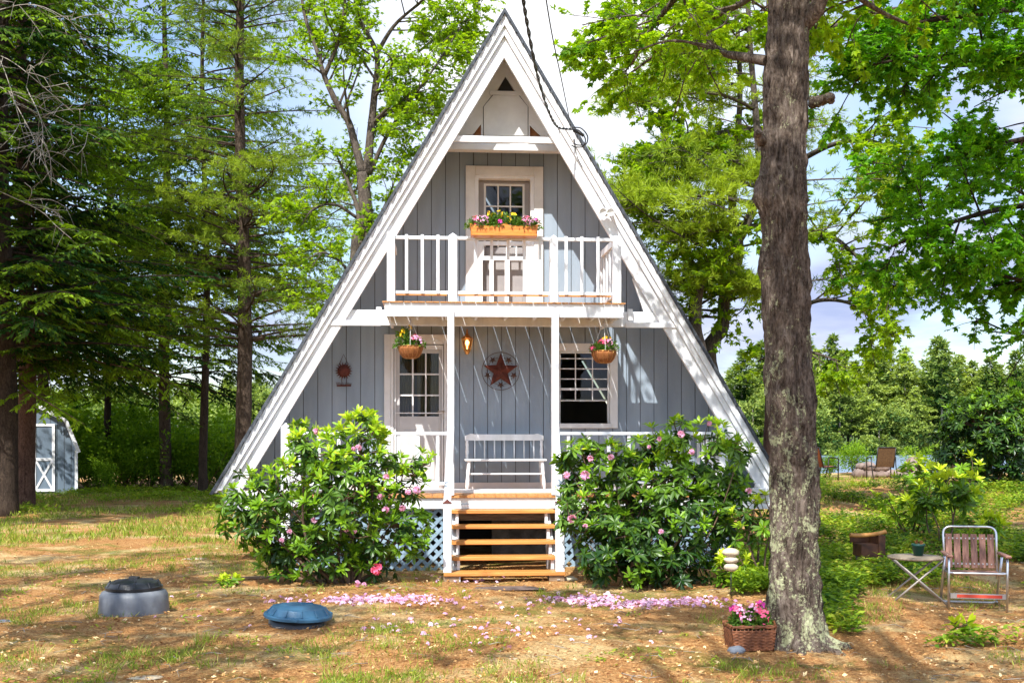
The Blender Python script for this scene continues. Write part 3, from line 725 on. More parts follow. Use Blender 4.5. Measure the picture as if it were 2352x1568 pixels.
# ---- lower window
frame(wL, wR, wB, wT, .115, -.05, -.002, True, name='window_frame', sill=.03)
mrU, mrL = zz(917, .0), zz(892, .0)
b = MB(); fw = .028
b.box(wL, wL + fw, .0, .06, wB, wT); b.box(wR - fw, wR, .0, .06, wB, wT); b.box(wL + fw, wR - fw, .0, .06, wT - fw, wT); b.box(wL + fw, wR - fw, .0, .06, wB, wB + .02)
win = b.build('window', trim_paint, house, .003)
zs1 = zz(918, .03); zs0 = zz(893, .02)
b = MB(); b.box(wL + fw, wR - fw, .031, .05, zs1 - .016, zs1 + .016); b.box(wL + fw, wR - fw, .006, .028, zs0 - .016, zs0 + .016)
for i in (1, 2):
    u = wL + (wR - wL) * i / 3; b.box(u - .008, u + .008, .008, .024, zs1, zs0 - .017); b.box(u - .008, u + .008, .008, .024, zs0 + .017, wT - fw)
for k_ in range(1, 4):
    z = zs0 + (wT - zs0) * k_ / 3.7; b.box(wL + fw, wR - fw, .009, .023, z - .007, z + .007)
b.build('sash', trim_paint, win)
b = MB(); b.box(wL + fw, wR - fw, .026, .029, zs1, wT - fw); b.build('pane', glass, win)

# ---- upper door
frame(oL, oR, oB, oT, .135, -.05, -.002, False)
b = MB(); w = .05
b.box(oL, oL + w, -.03, .12, oB, oT); b.box(oR - w, oR, -.03, .12, oB, oT); b.box(oL + w, oR - w, -.03, .12, oT - .04, oT); b.build('door_jamb', white_paint, house, .003)
ia, ic = oL + w, oR - w
b = MB()
g0, g1, gt2, gb2 = uu(1116, .14, 500), uu(1200, .14, 500), zz(428, .14), zz(568, .14)
b.box(ia, g0, .13, .17, oB + .01, oT - .045); b.box(g1, ic, .13, .17, oB + .01, oT - .045); b.box(g0 + .0005, g1 - .0005, .131, .17, gt2, oT - .045); b.box(g0 + .0005, g1 - .0005, .131, .17, oB + .01, gb2)
udoor = b.build('upper_door', door_shade, house, .003)
b = MB(); b.box(g0 - .01, g1 + .01, .150, .156, gb2 - .01, gt2 + .01); b.build('door_glass', glass, udoor)
b = MB()
for i in (1, 2):
    u = g0 + (g1 - g0) * i / 3; b.box(u - .01, u + .01, .126, .148, gb2, gt2)
for i in (1, 2):
    z = gb2 + (gt2 - gb2) * i / 3; b.box(g0, g1, .127, .147, z - .01, z + .01)
b.box(g0 - .03, g1 + .03, .12, .131, gt2, gt2 + .03); b.box(g0 - .03, g0, .12, .131, gb2, gt2); b.box(g1, g1 + .03, .12, .131, gb2, gt2)
b.build('muntins', trim_paint, udoor)
# screen half-door with turned spindles
z1_, z2_, z3_ = zz(562, -.01), zz(577, -.01), zz(598, -.01)
b = MB(); v0, v1 = -.028, .0
b.box(ia, ia + .06, v0, v1, oB + .005, z1_ + .04); b.box(ic - .06, ic, v0, v1, oB + .005, z1_ + .04)
zr = [zz(560, 0), zz(594, 0)]
for q in zr: b.box(ia + .061, ic - .061, v0, v1, q - .03, q + .03)
b.box(ia + .061, ic - .061, v0, v1, oB + .005, oB + .10)
for px in (1129, 1164): u = uu(px, 0, 640) ; b.box(u - .03, u + .03, v0 + .002, v1 - .002, oB + .10, zr[1] - .03)
sd = b.build('screen_door', white_paint, house, .003)
b = MB()
for px in (1110, 1128, 1164, 1186):
    u = uu(px, 0, 580); prof = []
    nz_ = 14
    for q in range(nz_ + 1):
        z = zr[1] + .03 + (zr[0] - zr[1] - .06) * q / nz_; prof.append((.008 + .009 * abs(math.sin(q * 1.57)), z))
    b.lathe(prof, (u, -.014, 0), 8)
b.build('spindle', white_paint, sd)

# ---- rake knee brace, fixings at the foot
b = MB(); b.prism([U(1470, 650, -.98), U(1500, 715, -.98), U(1478, 715, -.98), U(1452, 640, -.98)], -1.0, -.96); b.build('knee_brace', white_paint, house)

# ---- things fixed to or standing by the house
def HT(name, label, cat, u, v, z, group=None, rz=0.0): return thing(name, label, cat, HW(u, v, z), YAW + rz, group)
# wall lantern
u, z = uu(1073, -.12, 790), zz(790, -.12)
la = HT('wall_lantern', 'lit brass coach lantern with glass panes on the wall above the white bench', 'lantern', u, -.12, z)
b = MB(); b.lathe([(0, .12), (.012, .115), (.016, .10), (.05, .075), (.068, .06), (.07, .055), (0, .055)], k=6, smooth=False)
b.lathe([(.0, -.115), (.02, -.11), (.03, -.085), (.042, -.07), (.042, -.06), (0, -.06)], k=12)
for i in range(6):
    a = i * math.pi / 3; b.bar((math.cos(a) * .062, math.sin(a) * .062, .055), (math.cos(a) * .042, math.sin(a) * .042, -.06), .007, .007)
b.tube([(0, 0, .12), (0, .02, .15), (0, .08, .14), (0, .118, .06), (0, .118, -.05)], .009, 8)
b.lathe([(.0, 0), (.045, .0), (.05, .01), (0, .012)], (0, .112, 0), 16, M=Matrix.Rotation(R(90), 4, 'X'))
b.build('lantern_body', brass, la); la.scale = (1.25, 1.1, 1.35)
b = MB(); b.lathe([(.040, -.058), (.060, .054)], k=6, smooth=False); b.build('lantern_glass', lamp_glass, la)
b = MB(); b.lathe([(.006, -.055), (.008, -.02), (.020, .0), (.024, .018), (.012, .038), (0, .045)], k=12); b.build('bulb', bulb_mat, la)
# star ring
u, z = uu(1150, -.04, 852), zz(852, -.04); Rr = uu(1193, -.04, 852) - u
sr = HT('star_decoration', 'rusty red metal star inside a wire ring with five small stars on the porch wall', 'wall decoration', u, -.04, z)
def star(b, cx, cz, R1, r1, dep, v0, rot=0):
    pts = [(cx + math.sin(rot + i * math.pi / 5) * (R1 if i % 2 == 0 else r1), v0, cz + math.cos(rot + i * math.pi / 5) * (R1 if i % 2 == 0 else r1)) for i in range(10)]
    V = pts + [(cx, v0 - dep, cz), (cx, v0 + .004, cz)]
    b.faces(V, [(i, (i + 1) % 10, 10) for i in range(10)] + [((i + 1) % 10, i, 11) for i in range(10)])
b = MB(); star(b, 0, 0, Rr * .97, Rr * .40, .045, 0); b.build('large_star', rust, sr)
b = MB(); b.tube([(math.cos(a) * Rr, 0, math.sin(a) * Rr) for a in np.linspace(0, 2 * math.pi, 49)], .0045, 6, cap=False)
for s5 in range(5):
    b.tube([(math.sin(a) * Rr * .72, .006, math.cos(a) * Rr * .72) for a in np.linspace(s5 * 1.2566 + .2, s5 * 1.2566 + 1.05, 8)], .003, 5)
b.build('wire_ring', rust_dark, sr)
for s5 in range(5):
    a = math.pi / 5 + s5 * 2 * math.pi / 5
    b = MB(); star(b, math.sin(a) * Rr * .73, math.cos(a) * Rr * .73, Rr * .21, Rr * .08, .014, -.004, a); b.build('small_star', rust_dark, sr)
# sun welcome sign
u, z = uu(789.5, -.03, 853), zz(853, -.03)
sg = HT('welcome_sign', 'rusty metal sun with a Welcome plaque hanging on the wall left of the door', 'wall sign', u, -.03, z)
b = MB(); pts = []
n = 18
for i in range(n * 4):
    a = i * 2 * math.pi / (n * 4); q = i % 4; r = (.085, .088, .128, .105)[q]; a2 = a + (.04 if q == 2 else 0)
    pts.append((math.sin(a2) * r, math.cos(a2) * r))
b.prism(pts, -.004, .004); b.lathe([(.082, 0), (.08, .012), (.05, .022), (0, .026)], k=24, M=Matrix.Rotation(R(90), 4, 'X'))
b.build('sun_face', rust, sg)
b = MB(); b.box(-.10, .105, -.008, .004, -.222, -.198); b.build('plaque', rust, sg)
b = MB(); b.tube([(-.065, 0, .09), (-.002, .0, .238), (.065, 0, .09)], .005, 6); b.tube([(-.03, 0, -.1), (-.03, 0, -.2)], .003, 5); b.tube([(.04, 0, -.1), (.04, 0, -.2)], .003, 5); b.build('hanging_cord', rust_dark, sg)
fc = bpy.data.curves.new('welcome_text', 'FONT'); fc.body = 'Welcome'; fc.size = .062; fc.extrude = .003; fc.align_x = 'CENTER'
fo = bpy.data.objects.new('welcome_text_tmp', fc); COL.objects.link(fo)
me = bpy.data.meshes.new_from_object(fo.evaluated_get(bpy.context.evaluated_depsgraph_get())); bpy.data.objects.remove(fo)
me.transform(Matrix.Translation((0.003, -.002, -.2)) @ Matrix.Rotation(R(90), 4, 'X') @ Matrix.Scale(.92, 4))
me.materials.clear(); me.materials.append(rust_dark)
wt = bpy.data.objects.new('welcome_letters', me); COL.objects.link(wt); wt.parent = sg
# bench
u0, u1 = uu(1069, -.40, 1020), uu(1252, -.40, 1020); zt_ = zz(995, -.25)
bn = HT('bench', 'white painted wooden bench with spindle back standing against the porch wall', 'bench', (u0 + u1) / 2, -.35, ZD)
W = (u1 - u0) / 2; zt_ -= ZD; zs = .445
b = MB(); b.box(-W - .01, W + .01, -.20, .20, zs - .028, zs); b.build('seat', white_paint, bn, .006)
b = MB(); pts = []
for i in range(41):
    x = -W + 2 * W * i / 40; e = 1 - abs(x) / W
    zt2 = zt_ - .03 + .018 * (1 if e > .12 else e / .12) + .012 * math.exp(-((e - .16) / .05) ** 2)
    pts.append((x, zt2))
b.prism([(-W, zt_ - .10), (W, zt_ - .10)] + pts[::-1], .17, .20); b.build('crest_rail', white_paint, bn, .003)
for i in range(7):
    x = -W + .14 + (2 * W - .28) * i / 6
    b = MB(); b.tube([(x, .17, zs), (x, .185, zt_ - .10)], .011, 8); b.build('spindle', white_paint, bn)
for s in (-1, 1):
    b = MB(); prof = [(.018, 0), (.02, .05), (.026, .1), (.019, .17), (.024, .2), (.018, .24), (.022, zt_ - .1 - zs)]
    b.lathe([(r, z + zs) for r, z in prof], (s * (W - .03), .178, 0), 12); b.build('back_post', white_paint, bn)
    for v in (-.15, .15):
        b = MB(); n = 10
        b.tube([(s * (W - .02 - .03 * (k / n)), v * (1.15 - .15 * k / n), (zs - .028) * k / n) for k in range(n + 1)], [.017, .02, .023, .026, .024, .017, .024, .021, .025, .022, .02], 10)
        b.build('leg', white_paint, bn)
b = MB(); b.box(-W + .06, W - .06, -.13, .13, .225, .245); b.build('lower_shelf', white_paint, bn, .003)
# cairn helper stones, flood light, junction box
u, z = U(1392, 487, -1.2)
fl_ = HT('flood_light', 'white twin flood light fixed to the right white rake above the balcony', 'flood light', u, -1.16, z)
b = MB(); b.lathe([(0, .0), (.05, .0), (.055, .03), (0, .035)], k=16, M=Matrix.Rotation(R(90), 4, 'X')); b.build('base_plate', trim_paint, fl_)
for dx_ in (-.065, .075):
    b = MB(); Mx = Matrix.Rotation(R(100), 4, 'X') @ Matrix.Rotation(R(8 if dx_ < 0 else -14), 4, 'Y')
    b.lathe([(.022, -.03), (.03, 0), (.05, .06), (.055, .10), (.048, .10), (.044, .085), (0, .07)], (dx_, -.02, .0), 18, M=Mx)
    b.tube([(0, -.02, -.01), (dx_ * .6, -.02, -.01), (dx_, -.02, 0)], .012, 8); b.build('lamp_head', trim_paint, fl_)
u, z = U(1748, 1128, -1.2)
jb = HT('meter_box', 'small grey metal box with a round knob at the foot of the right white rake', 'utility box', u, -1.13, z)
b = MB(); b.box(-.10, .10, -.06, .05, -.06, .045); b.build('box_body', trim_paint, jb, .01)
b = MB(); b.box(-.095, .095, -.064, -.0605, -.05, -.03); b.build('lower_lip', black_metal, jb)
b = MB(); b.lathe([(.04, .046), (.045, .06), (.03, .10), (0, .105)], (-.03, 0, 0), 14); b.build('cap', trim_paint, jb)
# ------------------------------------------------------------------ leaves
def unit(a): return a / (np.linalg.norm(a, axis=-1, keepdims=True) + 1e-9)
def leaves(b, pos, d, nrm, L_, W_, tint, shape='kite', droop=0.0, mi=0):
    """pos: leaf base, d: direction it points, nrm: rough upper side"""
    pos = np.asarray(pos, float).reshape(-1, 3); n = len(pos)
    if n == 0: return
    d = unit(np.asarray(d, float).reshape(-1, 3)); nrm = np.broadcast_to(np.asarray(nrm, float), (n, 3))
    x = unit(np.cross(d, nrm)); z = np.cross(x, d)
    L_ = np.broadcast_to(np.asarray(L_, float), (n,))[:, None]; W_ = np.broadcast_to(np.asarray(W_, float), (n,))[:, None]
    tint = np.broadcast_to(np.asarray(tint, float), (n,))
    def pt(a, w, h=0): return pos + d * L_ * a + x * W_ * w + z * L_ * h
    if shape == 'kite':
        V = np.stack([pt(0, 0), pt(.45, .5), pt(1, 0, -droop), pt(.45, -.5)], 1); fs = [(0, 1, 2, 3)]
    elif shape == 'rhodo':
        V = np.stack([pt(0, 0), pt(.3, .38, .03), pt(.72, .48, -droop * .3), pt(1, 0, -droop), pt(.72, -.48, -droop * .3), pt(.3, -.38, .03), pt(.5, 0, -.04)], 1)
        fs = [(0, 1, 2, 6), (6, 2, 3, 3), (0, 6, 4, 5), (6, 3, 4, 4)]
        m = 7; idx = np.arange(n)[:, None] * m
        b.add(V.reshape(-1, 3), np.concatenate([idx + np.array([f]) for f in ((0, 1, 2, 6), (0, 6, 4, 5))]), tint=np.tile(tint, 2), mi=mi)
        base = b.n - len(V.reshape(-1, 3))
        b.f.append((np.concatenate([idx + np.array([f]) for f in ((6, 2, 3), (6, 3, 4))]) + base, np.tile(tint, 2).astype(np.float32), mi, False)); return
    elif shape in ('maple', 'oak'):
        lobes = ((0, 1.0, .22), (.95, .82, .2), (-.95, .82, .2), (1.95, .5, .15), (-1.95, .5, .15)) if shape == 'maple' else ((0, 1.0, .2), (.75, .62, .14), (-.75, .62, .14))
        fs = []; parts = []
        for k, (a, l, w) in enumerate(lobes):
            ca, sa = math.cos(a), math.sin(a)
            o = .28
            q = lambda s, t, h=0: pt(o + s * ca - t * sa, (s * sa + t * ca) * 1.0, h)
            # W_ used as length scale for the sideways direction
            parts += [pt(o * .6, 0), q(.40 * l * .75, w), q(l * .75, 0, -droop), q(.40 * l * .75, -w)]
            fs.append((4 * k, 4 * k + 1, 4 * k + 2, 4 * k + 3))
        V = np.stack(parts, 1)
    m = V.shape[1]; idx = np.arange(n)[:, None] * m
    F_ = np.concatenate([idx + np.array([f]) for f in fs])
    b.add(V.reshape(-1, 3), F_, tint=np.tile(tint, len(fs)), mi=mi)
def rdir(n, zb=0.0):
    v = RNG.normal(size=(n, 3)); v[:, 2] += zb; return unit(v)

def flower_mound(root, spots, leafmat, leafn=260, ll=.035, blooms=(), name='foliage', zup=.6):
    """spots: (centre, radii) of leafy mounds; blooms: (material, name, [centres], n per centre, petal size, spread)"""
    b = MB()
    for c, r in spots:
        c = np.array(c); r = np.array(r); q = rdir(leafn, .5); q[:, 2] = np.abs(q[:, 2])
        rad = RNG.uniform(.45, 1.0, (leafn, 1)); p = c + q * r * rad
        leaves(b, p, unit(q + rdir(leafn) * .9), rdir(leafn, 1.5), RNG.uniform(.7, 1.25, leafn) * ll, RNG.uniform(.45, .65, leafn) * ll, np.clip(rad[:, 0] * .9 - .2 + RNG.normal(0, .2, leafn), 0, 1), 'kite', .15)
    b.build(name, leafmat, root)
    for mt, nm, cs, n, sz, sp in blooms:
        b = MB()
        for c in cs:
            c = np.array(c); q = rdir(n, .6); q[:, 1] -= .25; q = unit(q); fc = c + q * sp * RNG.uniform(.6, 1.0, (n, 1))
            for k in range(5):
                t1 = unit(np.cross(q, rdir(n))); leaves(b, fc, unit(t1 + q * .35), q, sz, sz * .8, RNG.uniform(0, 1, n), 'kite', .1)
        b.build(nm, mt, root)

# planter on the balcony rail
u0, u1 = uu(1078, VF - .1, 530), uu(1236, VF - .1, 530); zb0, zt0 = zz(545, VF - .1), zz(519, VF - .1)
pb = HT('window_box', 'orange wooden window box of mixed flowers mounted on the balcony rail', 'flower box', (u0 + u1) / 2, VF - .1, zb0)
W = (u1 - u0) / 2; H = zt0 - zb0
b = MB(); top = []
for i in range(49):
    x = -W + 2 * W * i / 48; top.append((x, H + .012 - .028 * abs(math.sin(math.pi * 4 * (x + W) / (2 * W) * .5 + 0)) ** .7))
b.prism([(-W + .035, .03), (W - .035, .03)] + top[::-1], -.095, -.08); b.box(-W + .04, W - .04, -.079, .06, .03, .045)
b.prism([(-W + .035, .03), (W - .035, .03), (W, H), (-W, H)], .062, .075)
for s in (-1, 1): b.bar((s * (W - .04), -.01, .03), (s * (W - .008), -.01, H), .012, .14, (0, 1, 0)) if False else b.prism([(-.079, .03), (.061, .03), (.061, H), (-.079, H)], s * (W - .03), s * (W - .018), axis='x')
b.build('box', planter_wood, pb, .003)
b = MB(); b.box(-W + .02, W - .02, -.115, .07, 0, .028); b.build('ledge', planter_wood, pb, .004)
b = MB(); b.box(-W + .03, W - .05, -.078, .06, H - .05, H - .025); b.build('soil', soil, pb)
flower_mound(pb, [((-W * .7, -.01, H - .03), (.19, .12, .14)), ((0, -.01, H - .03), (.30, .12, .2)), ((W * .68, -.01, H - .03), (.2, .13, .14)), ((-W * .3, -.01, H - .02), (.12, .1, .18))], bed_leaf, 620, .038,
    [(pink, 'pink_blossoms', [(-W * .75, -.03, H + .04), (-W * .58, -.05, H + .05), (W * .6, -.03, H + .05), (W * .78, -.05, H + .03)], 26, .022, .085),
     (hot_pink, 'hot_pink_blossoms', [(W * .66, -.05, H + .06), (-W * .82, -.02, H + .05), (W * .9, -.04, H + .02)], 12, .022, .07),
     (magenta, 'magenta_blossoms', [(-W * .12, -.12, H + .03)], 5, .028, .025), (magenta, 'magenta_blossoms', [(W * .93, -.06, H + .07)], 4, .024, .02),
     (yellow, 'yellow_blossoms', [(-W * .42, -.04, H + .13), (-W * .12, -.03, H + .15), (W * .1, -.10, H + .06), (-W * .3, -.04, H + .11), (W * .3, -.02, H + .13)], 5, .026, .05)], zup=.8)

# hanging baskets
def hanging_basket(px, py, label, first):
    v = VF + .22
    u, z = U(px, py, v); r = .165
    t = HT('hanging_basket', label, 'hanging basket', u, v, z, 'flower baskets hanging under the balcony')
    b = MB(); prof = [(.0, -.15), (.07, -.148), (.10, -.135), (.14, -.09), (.158, -.04), (r, 0), (r - .012, 0), (.14, -.03), (0, -.03)]
    b.lathe(prof, k=28); b.build('coco_liner', coco, t)
    b = MB()
    for k in range(14):
        a = k * 2 * math.pi / 14
        b.tube([(math.cos(a) * rr, math.sin(a) * rr, z_) for rr, z_ in ((.075, -.152), (.105, -.139), (.145, -.092), (.163, -.04), (r + .004, .004))], .0022, 5)
    for rr, z_ in ((r + .004, .004), (.075, -.152)): b.tube([(math.cos(a) * rr, math.sin(a) * rr, z_) for a in np.linspace(0, 2 * math.pi, 33)], .0035, 6, cap=False)
    b.build('wire_frame', brass, t)
    b = MB(); hook = zz(730, v) - z - .02
    for a in (.5, 2.6, 4.7): b.tube([(math.cos(a) * r, math.sin(a) * r, 0), (math.cos(a) * r * .45, math.sin(a) * r * .45, hook * .55), (0, 0, hook)], .004, 5)
    b.tube([(0, 0, hook), (.012, 0, hook + .02), (0, 0, hook + .05)], .004, 5); b.build('hanger', trim_paint, t)
    if first:
        flower_mound(t, [((-.09, 0, 0), (.13, .11, .24)), ((.05, 0, .0), (.15, .14, .12))], bed_leaf, 420, .045,
            [(yellow, 'yellow_blossoms', [(-.11, -.06, .19), (-.02, -.02, .24), (-.13, -.05, .14)], 6, .026, .04), (pink, 'pink_blossoms', [(.06, -.06, .08), (.12, -.05, .05)], 22, .024, .07), (hot_pink, 'hot_pink_blossoms', [(.05, -.08, .10)], 8, .022, .06)])
    else:
        flower_mound(t, [((.03, 0, 0), (.17, .14, .17)), ((-.06, 0, 0), (.12, .14, .11))], bed_leaf, 420, .045,
            [(hot_pink, 'hot_pink_blossoms', [(-.05, -.08, .10), (-.15, -.05, .02), (.0, -.08, .12)], 12, .026, .05), (pink, 'pink_blossoms', [(.06, -.08, .11)], 14, .022, .06), (yellow, 'yellow_blossoms', [(.02, -.02, .18), (-.03, -.05, .14), (.07, .0, .16)], 5, .026, .03)])
hanging_basket(943, 796, 'round coconut-fibre basket with tall yellow and pink flowers hanging in front of the door', True)
hanging_basket(1387, 807, 'round coconut-fibre basket with low bright pink flowers hanging in front of the window', False)

# power cables
def cat(pts, n=12):
    pts = [Vector(p) for p in pts]; pts = [pts[0] * 2 - pts[1]] + pts + [pts[-1] * 2 - pts[-2]]; out = []
    for i in range(1, len(pts) - 2):
        for k in range(n):
            t = k / n; p0, p1, p2, p3 = pts[i - 1:i + 3]
            out.append(.5 * ((2 * p1) + (-p0 + p2) * t + (2 * p0 - 5 * p1 + 4 * p2 - p3) * t * t + (-p0 + 3 * p1 - 3 * p2 + p3) * t ** 3))
    out.append(pts[-2]); return out
dr = HW(*[U(1315, 297, -1.25)[0], -1.25, U(1315, 297, -1.25)[1]])
pw = thing('service_cable', 'twisted black power cable coming down from the sky to the right rake', 'power cable')
b = MB()
A = P(1196, -40, 9.0); path = cat([A, P(1212, 60, 9.8), P(1235, 175, 11.2), P(1262, 260, 13.2), P(1282, 292, 14.6), dr], 40)
for ph in (0, math.pi): b.tube([p + Vector((math.cos(i * .35 + ph), 0, math.sin(i * .35 + ph))) * .009 for i, p in enumerate(path)], .0085, 6)
b.build('twisted_pair', cable_mat, pw)
b = MB(); lp = [P(1312, 297, 14.7), P(1330, 300, 14.6), P(1344, 318, 14.6), P(1340, 336, 14.7), P(1322, 338, 14.85), P(1313, 334, 14.95)]
b.tube(cat(lp, 10), .009, 6); b.tube([p + Vector((.03, -.02, .02)) for p in cat(lp, 10)], .009, 6); b.tube(cat([P(1318, 300, 14.7), P(1330, 305, 14.65), P(1341, 312, 14.65)], 6), .022, 8)
b.tube(cat([P(1318, 320, 14.9), P(1326, 360, 14.95), P(1338, 385, 15.0)], 8), .006, 6); b.tube(cat([P(1282, 292, 14.75), P(1290, 330, 15.0)], 5), .004, 5)
b.build('drip_loop', cable_mat, pw)
c2 = MB(); c2.tube(cat([P(1248, -40, 9.2), P(1268, 80, 10.4), P(1291, 190, 12.4), P(1310, 285, 14.7)], 20), .006, 6)
tag(c2.build('support_cable', cable_mat), 'straight thin black support wire running beside the twisted power cable', 'wire')

# ------------------------------------------------------------------ terrain
def sm(a, b_, x): t = np.clip((x - a) / (b_ - a), 0, 1); return t * t * (3 - 2 * t)
def gz(x, y):
    x = np.asarray(x, float); y = np.asarray(y, float)
    z = .56 * sm(13.5, 27, y) * sm(1.8, 4.5, x) + .10 * sm(20, 33, y) * (1 - sm(-6, 0, x))
    z = z + .03 * np.sin(x * 1.3 + .5) * np.sin(y * .9) * sm(6, 9, y) + .012 * np.sin(x * 4.1) * np.cos(y * 3.3)
    z = z + .05 * sm(2.2, 5, x) * np.sin(x * 2.3) * np.sin(y * 1.7 + 1)
    far_l = 1 - sm(-8, -4, x)
    z = z - 2.8 * sm(37 + 43 * far_l, 52 + 50 * far_l, y)                       # down to the lake bed
    shore = 186 + 5 * np.sin(x * .035) + 2 * np.sin(x * .11)
    z = z + 2.0 * sm(0, 8, y - shore)
    z = z + (6.5 * sm(0, 110, y - shore) * (1 - sm(-35, 30, x)) + 4.0 * sm(0, 140, y - shore) * sm(60, 110, x))
    return z
def GZ(x, y): return float(gz(x, y))
xs = np.unique(np.concatenate([np.arange(-9, 9.01, .09), np.arange(-30, 30.1, .5), np.arange(-120, 120.1, 5), np.arange(-600, 601, 60)]).round(3))
ys = np.unique(np.concatenate([np.arange(5.5, 20, .09), np.arange(-12, 60.1, .4), np.arange(60, 340, 5), np.arange(-200, 901, 60)]).round(3))
X, Y = np.meshgrid(xs, ys)
Z = gz(X, Y)
near = np.exp(-((X / 14) ** 2 + ((Y - 12) / 14) ** 2))
nn = RNG.normal(0, 1, Z.shape); nn = (nn + np.roll(nn, 1, 0) + np.roll(nn, 1, 1) + np.roll(nn, (1, 1), (0, 1))) / 4
Z = Z + nn * .008 * near
b = MB(); nx_, ny_ = len(xs), len(ys)
i = np.arange(ny_ - 1)[:, None] * nx_ + np.arange(nx_ - 1)[None, :]
b.add(np.stack([X, Y, Z], -1).reshape(-1, 3), np.stack([i, i + 1, i + nx_ + 1, i + nx_], -1).reshape(-1, 4), smooth=True)
tag(b.build('ground', ground_mat), None, None, None, 'structure')
b = MB(); b.faces([(-500, 38, -1.0), (500, 38, -1.0), (500, 240, -1.0), (-500, 240, -1.0)], [(0, 1, 2, 3)])
tag(b.build('lake', water_mat), None, None, None, 'structure')

# ------------------------------------------------------------------ septic lids
def GP(px, dist): return ((px - CX) * dist / F, dist)
x, y = GP(308, 11.05)
t = thing('septic_riser', 'grey plastic septic riser with a black lid standing out of the bare ground', 'septic cover', (x, y, GZ(x, y) - .02))
b = MB(); b.lathe([(.335, -.03), (.335, .03), (.325, .13), (.32, .20), (.30, .235), (.27, .25), (.20, .25)], k=48); b.build('riser', grey_plastic, t)
b = MB(); b.lathe([(.262, .24), (.27, .262), (.272, .285), (.258, .29), (.235, .325), (.19, .338), (.10, .352), (0, .355)], k=72, smooth=False)
for k in range(10):
    a = k * math.pi / 5; b.bar((math.cos(a) * .262, math.sin(a) * .262, .285), (math.cos(a) * .232, math.sin(a) * .232, .335), .03, .012)
b.box(-.045, .045, -.035, .035, .35, .378)
for k in range(4):
    a = k * math.pi / 2 + .4; b.bar((math.cos(a) * .06, math.sin(a) * .06, .356), (math.cos(a) * .18, math.sin(a) * .18, .345), .012, .014)
b.build('lid', black_plastic, t, .003)
x, y = GP(684, 10.30)
t = thing('low_septic_cover', 'faded blue domed septic lid tilted low on the bare ground', 'septic cover', (x, y, GZ(x, y) + .01)); t.rotation_euler = (R(2), R(3), .3)
b = MB(); b.lathe([(.262, -.06), (.262, .06), (.2, .07)], k=40); b.build('riser', black_plastic, t)
b = MB(); b.lathe([(.285, .045), (.308, .05), (.31, .075), (.302, .084), (.278, .086), (.240, .140), (.232, .143), (.12, .166), (0, .170)], k=72, smooth=False)
for k in range(3):
    a = k * 2.09 + .3; b.box(-.035, .035, -.022, .022, -.012, .012, Matrix.Translation((math.cos(a) * .305, math.sin(a) * .305, .07)) @ Matrix.Rotation(a + 1.57, 4, 'Z'))
b.bar((.02, -.02, .172), (.13, .05, .166), .02, .018)
for k in range(12):
    a = k * math.pi / 6; b.bar((math.cos(a) * .282, math.sin(a) * .282, .088), (math.cos(a) * .24, math.sin(a) * .24, .142), .012, .012)
b.build('lid', blue_plastic, t, .002)

# ------------------------------------------------------------------ wicker basket by the maple
x, y = GP(1721, 9.05)
t = thing('flower_basket', 'rectangular brown wicker basket of pink flowers at the foot of the big maple', 'flower basket', (x, y, GZ(x, y)), R(6))
b = MB(); Wb, Db, Hb = .175, .125, .19
def rect_pt(s, fl):   # s in 0..4 round the basket
    k = int(s) % 4; f = s - int(s); w, d = Wb * fl, Db * fl
    c = [(-w, -d), (w, -d), (w, d), (-w, d)]
    a, e = c[k], c[(k + 1) % 4]; return a[0] + (e[0] - a[0]) * f, a[1] + (e[1] - a[1]) * f
ns = 44; rows = 13
for r_ in range(rows):
    z = .012 + r_ * (Hb - .03) / rows; fl = .90 + .10 * z / Hb; pts = []
    for i in range(ns * 3 + 1):
        s = 4 * i / (ns * 3); px_, py_ = rect_pt(s % 4, fl); ph = i / 3 * math.pi + (r_ % 2) * math.pi
        o = 1 + .022 * math.cos(ph); pts.append((px_ * o, py_ * o, z))
    b.tube(pts, .0072, 5, cap=False)
b.build('weave', wicker, t)
b = MB()
for i in range(ns):
    s = 4 * i / ns; a_ = rect_pt(s, .90); c_ = rect_pt(s, 1.0); b.tube([(a_[0], a_[1], 0), (c_[0], c_[1], Hb)], .005, 5)
b.box(-Wb * .86, Wb * .86, -Db * .86, Db * .86, .0, .012)
b.build('stakes', wicker, t)
b = MB()
for k, rr in ((0, .0), (1, .009)): b.tube([(*[q * (1.02) for q in rect_pt(4 * i / 64 % 4, 1.0)], Hb + rr + .004 * math.sin(i * 1.3 + k * 3)) for i in range(65)], .009, 6, cap=False)
b.build('rim', wicker, t)
b = MB(); b.tube([(Wb * 1.03, -.07, Hb * .45), (Wb * 1.12, -.06, Hb * .95), (Wb * 1.16, 0, Hb * 1.15), (Wb * 1.12, .06, Hb * .95), (Wb * 1.03, .07, Hb * .45)], .009, 6); b.build('handle', wicker, t)
b = MB(); b.blob((0, 0, Hb - .045), 1, (Wb * .95, Db * .95, .035), .1, 3); b.build('soil', soil, t)
flower_mound(t, [((-.07, 0, Hb - .01), (.10, .10, .13)), ((.07, 0, Hb - .01), (.11, .10, .15)), ((0, -.02, Hb), (.11, .1, .12))], bed_leaf, 330, .045,
    [(pink, 'pink_blossoms', [(-.10, -.05, Hb + .12), (-.03, -.08, Hb + .08), (.02, -.04, Hb + .13), (-.06, -.09, Hb + .05)], 7, .026, .05), (hot_pink, 'hot_pink_blossoms', [(.08, -.09, Hb + .06), (-.12, -.04, Hb + .1), (.05, -.03, Hb + .14), (.10, -.04, Hb + .10)], 6, .028, .05), (magenta, 'magenta_blossoms', [(.09, 0, Hb + .16), (-.13, 0, Hb + .13)], 5, .028, .03)])
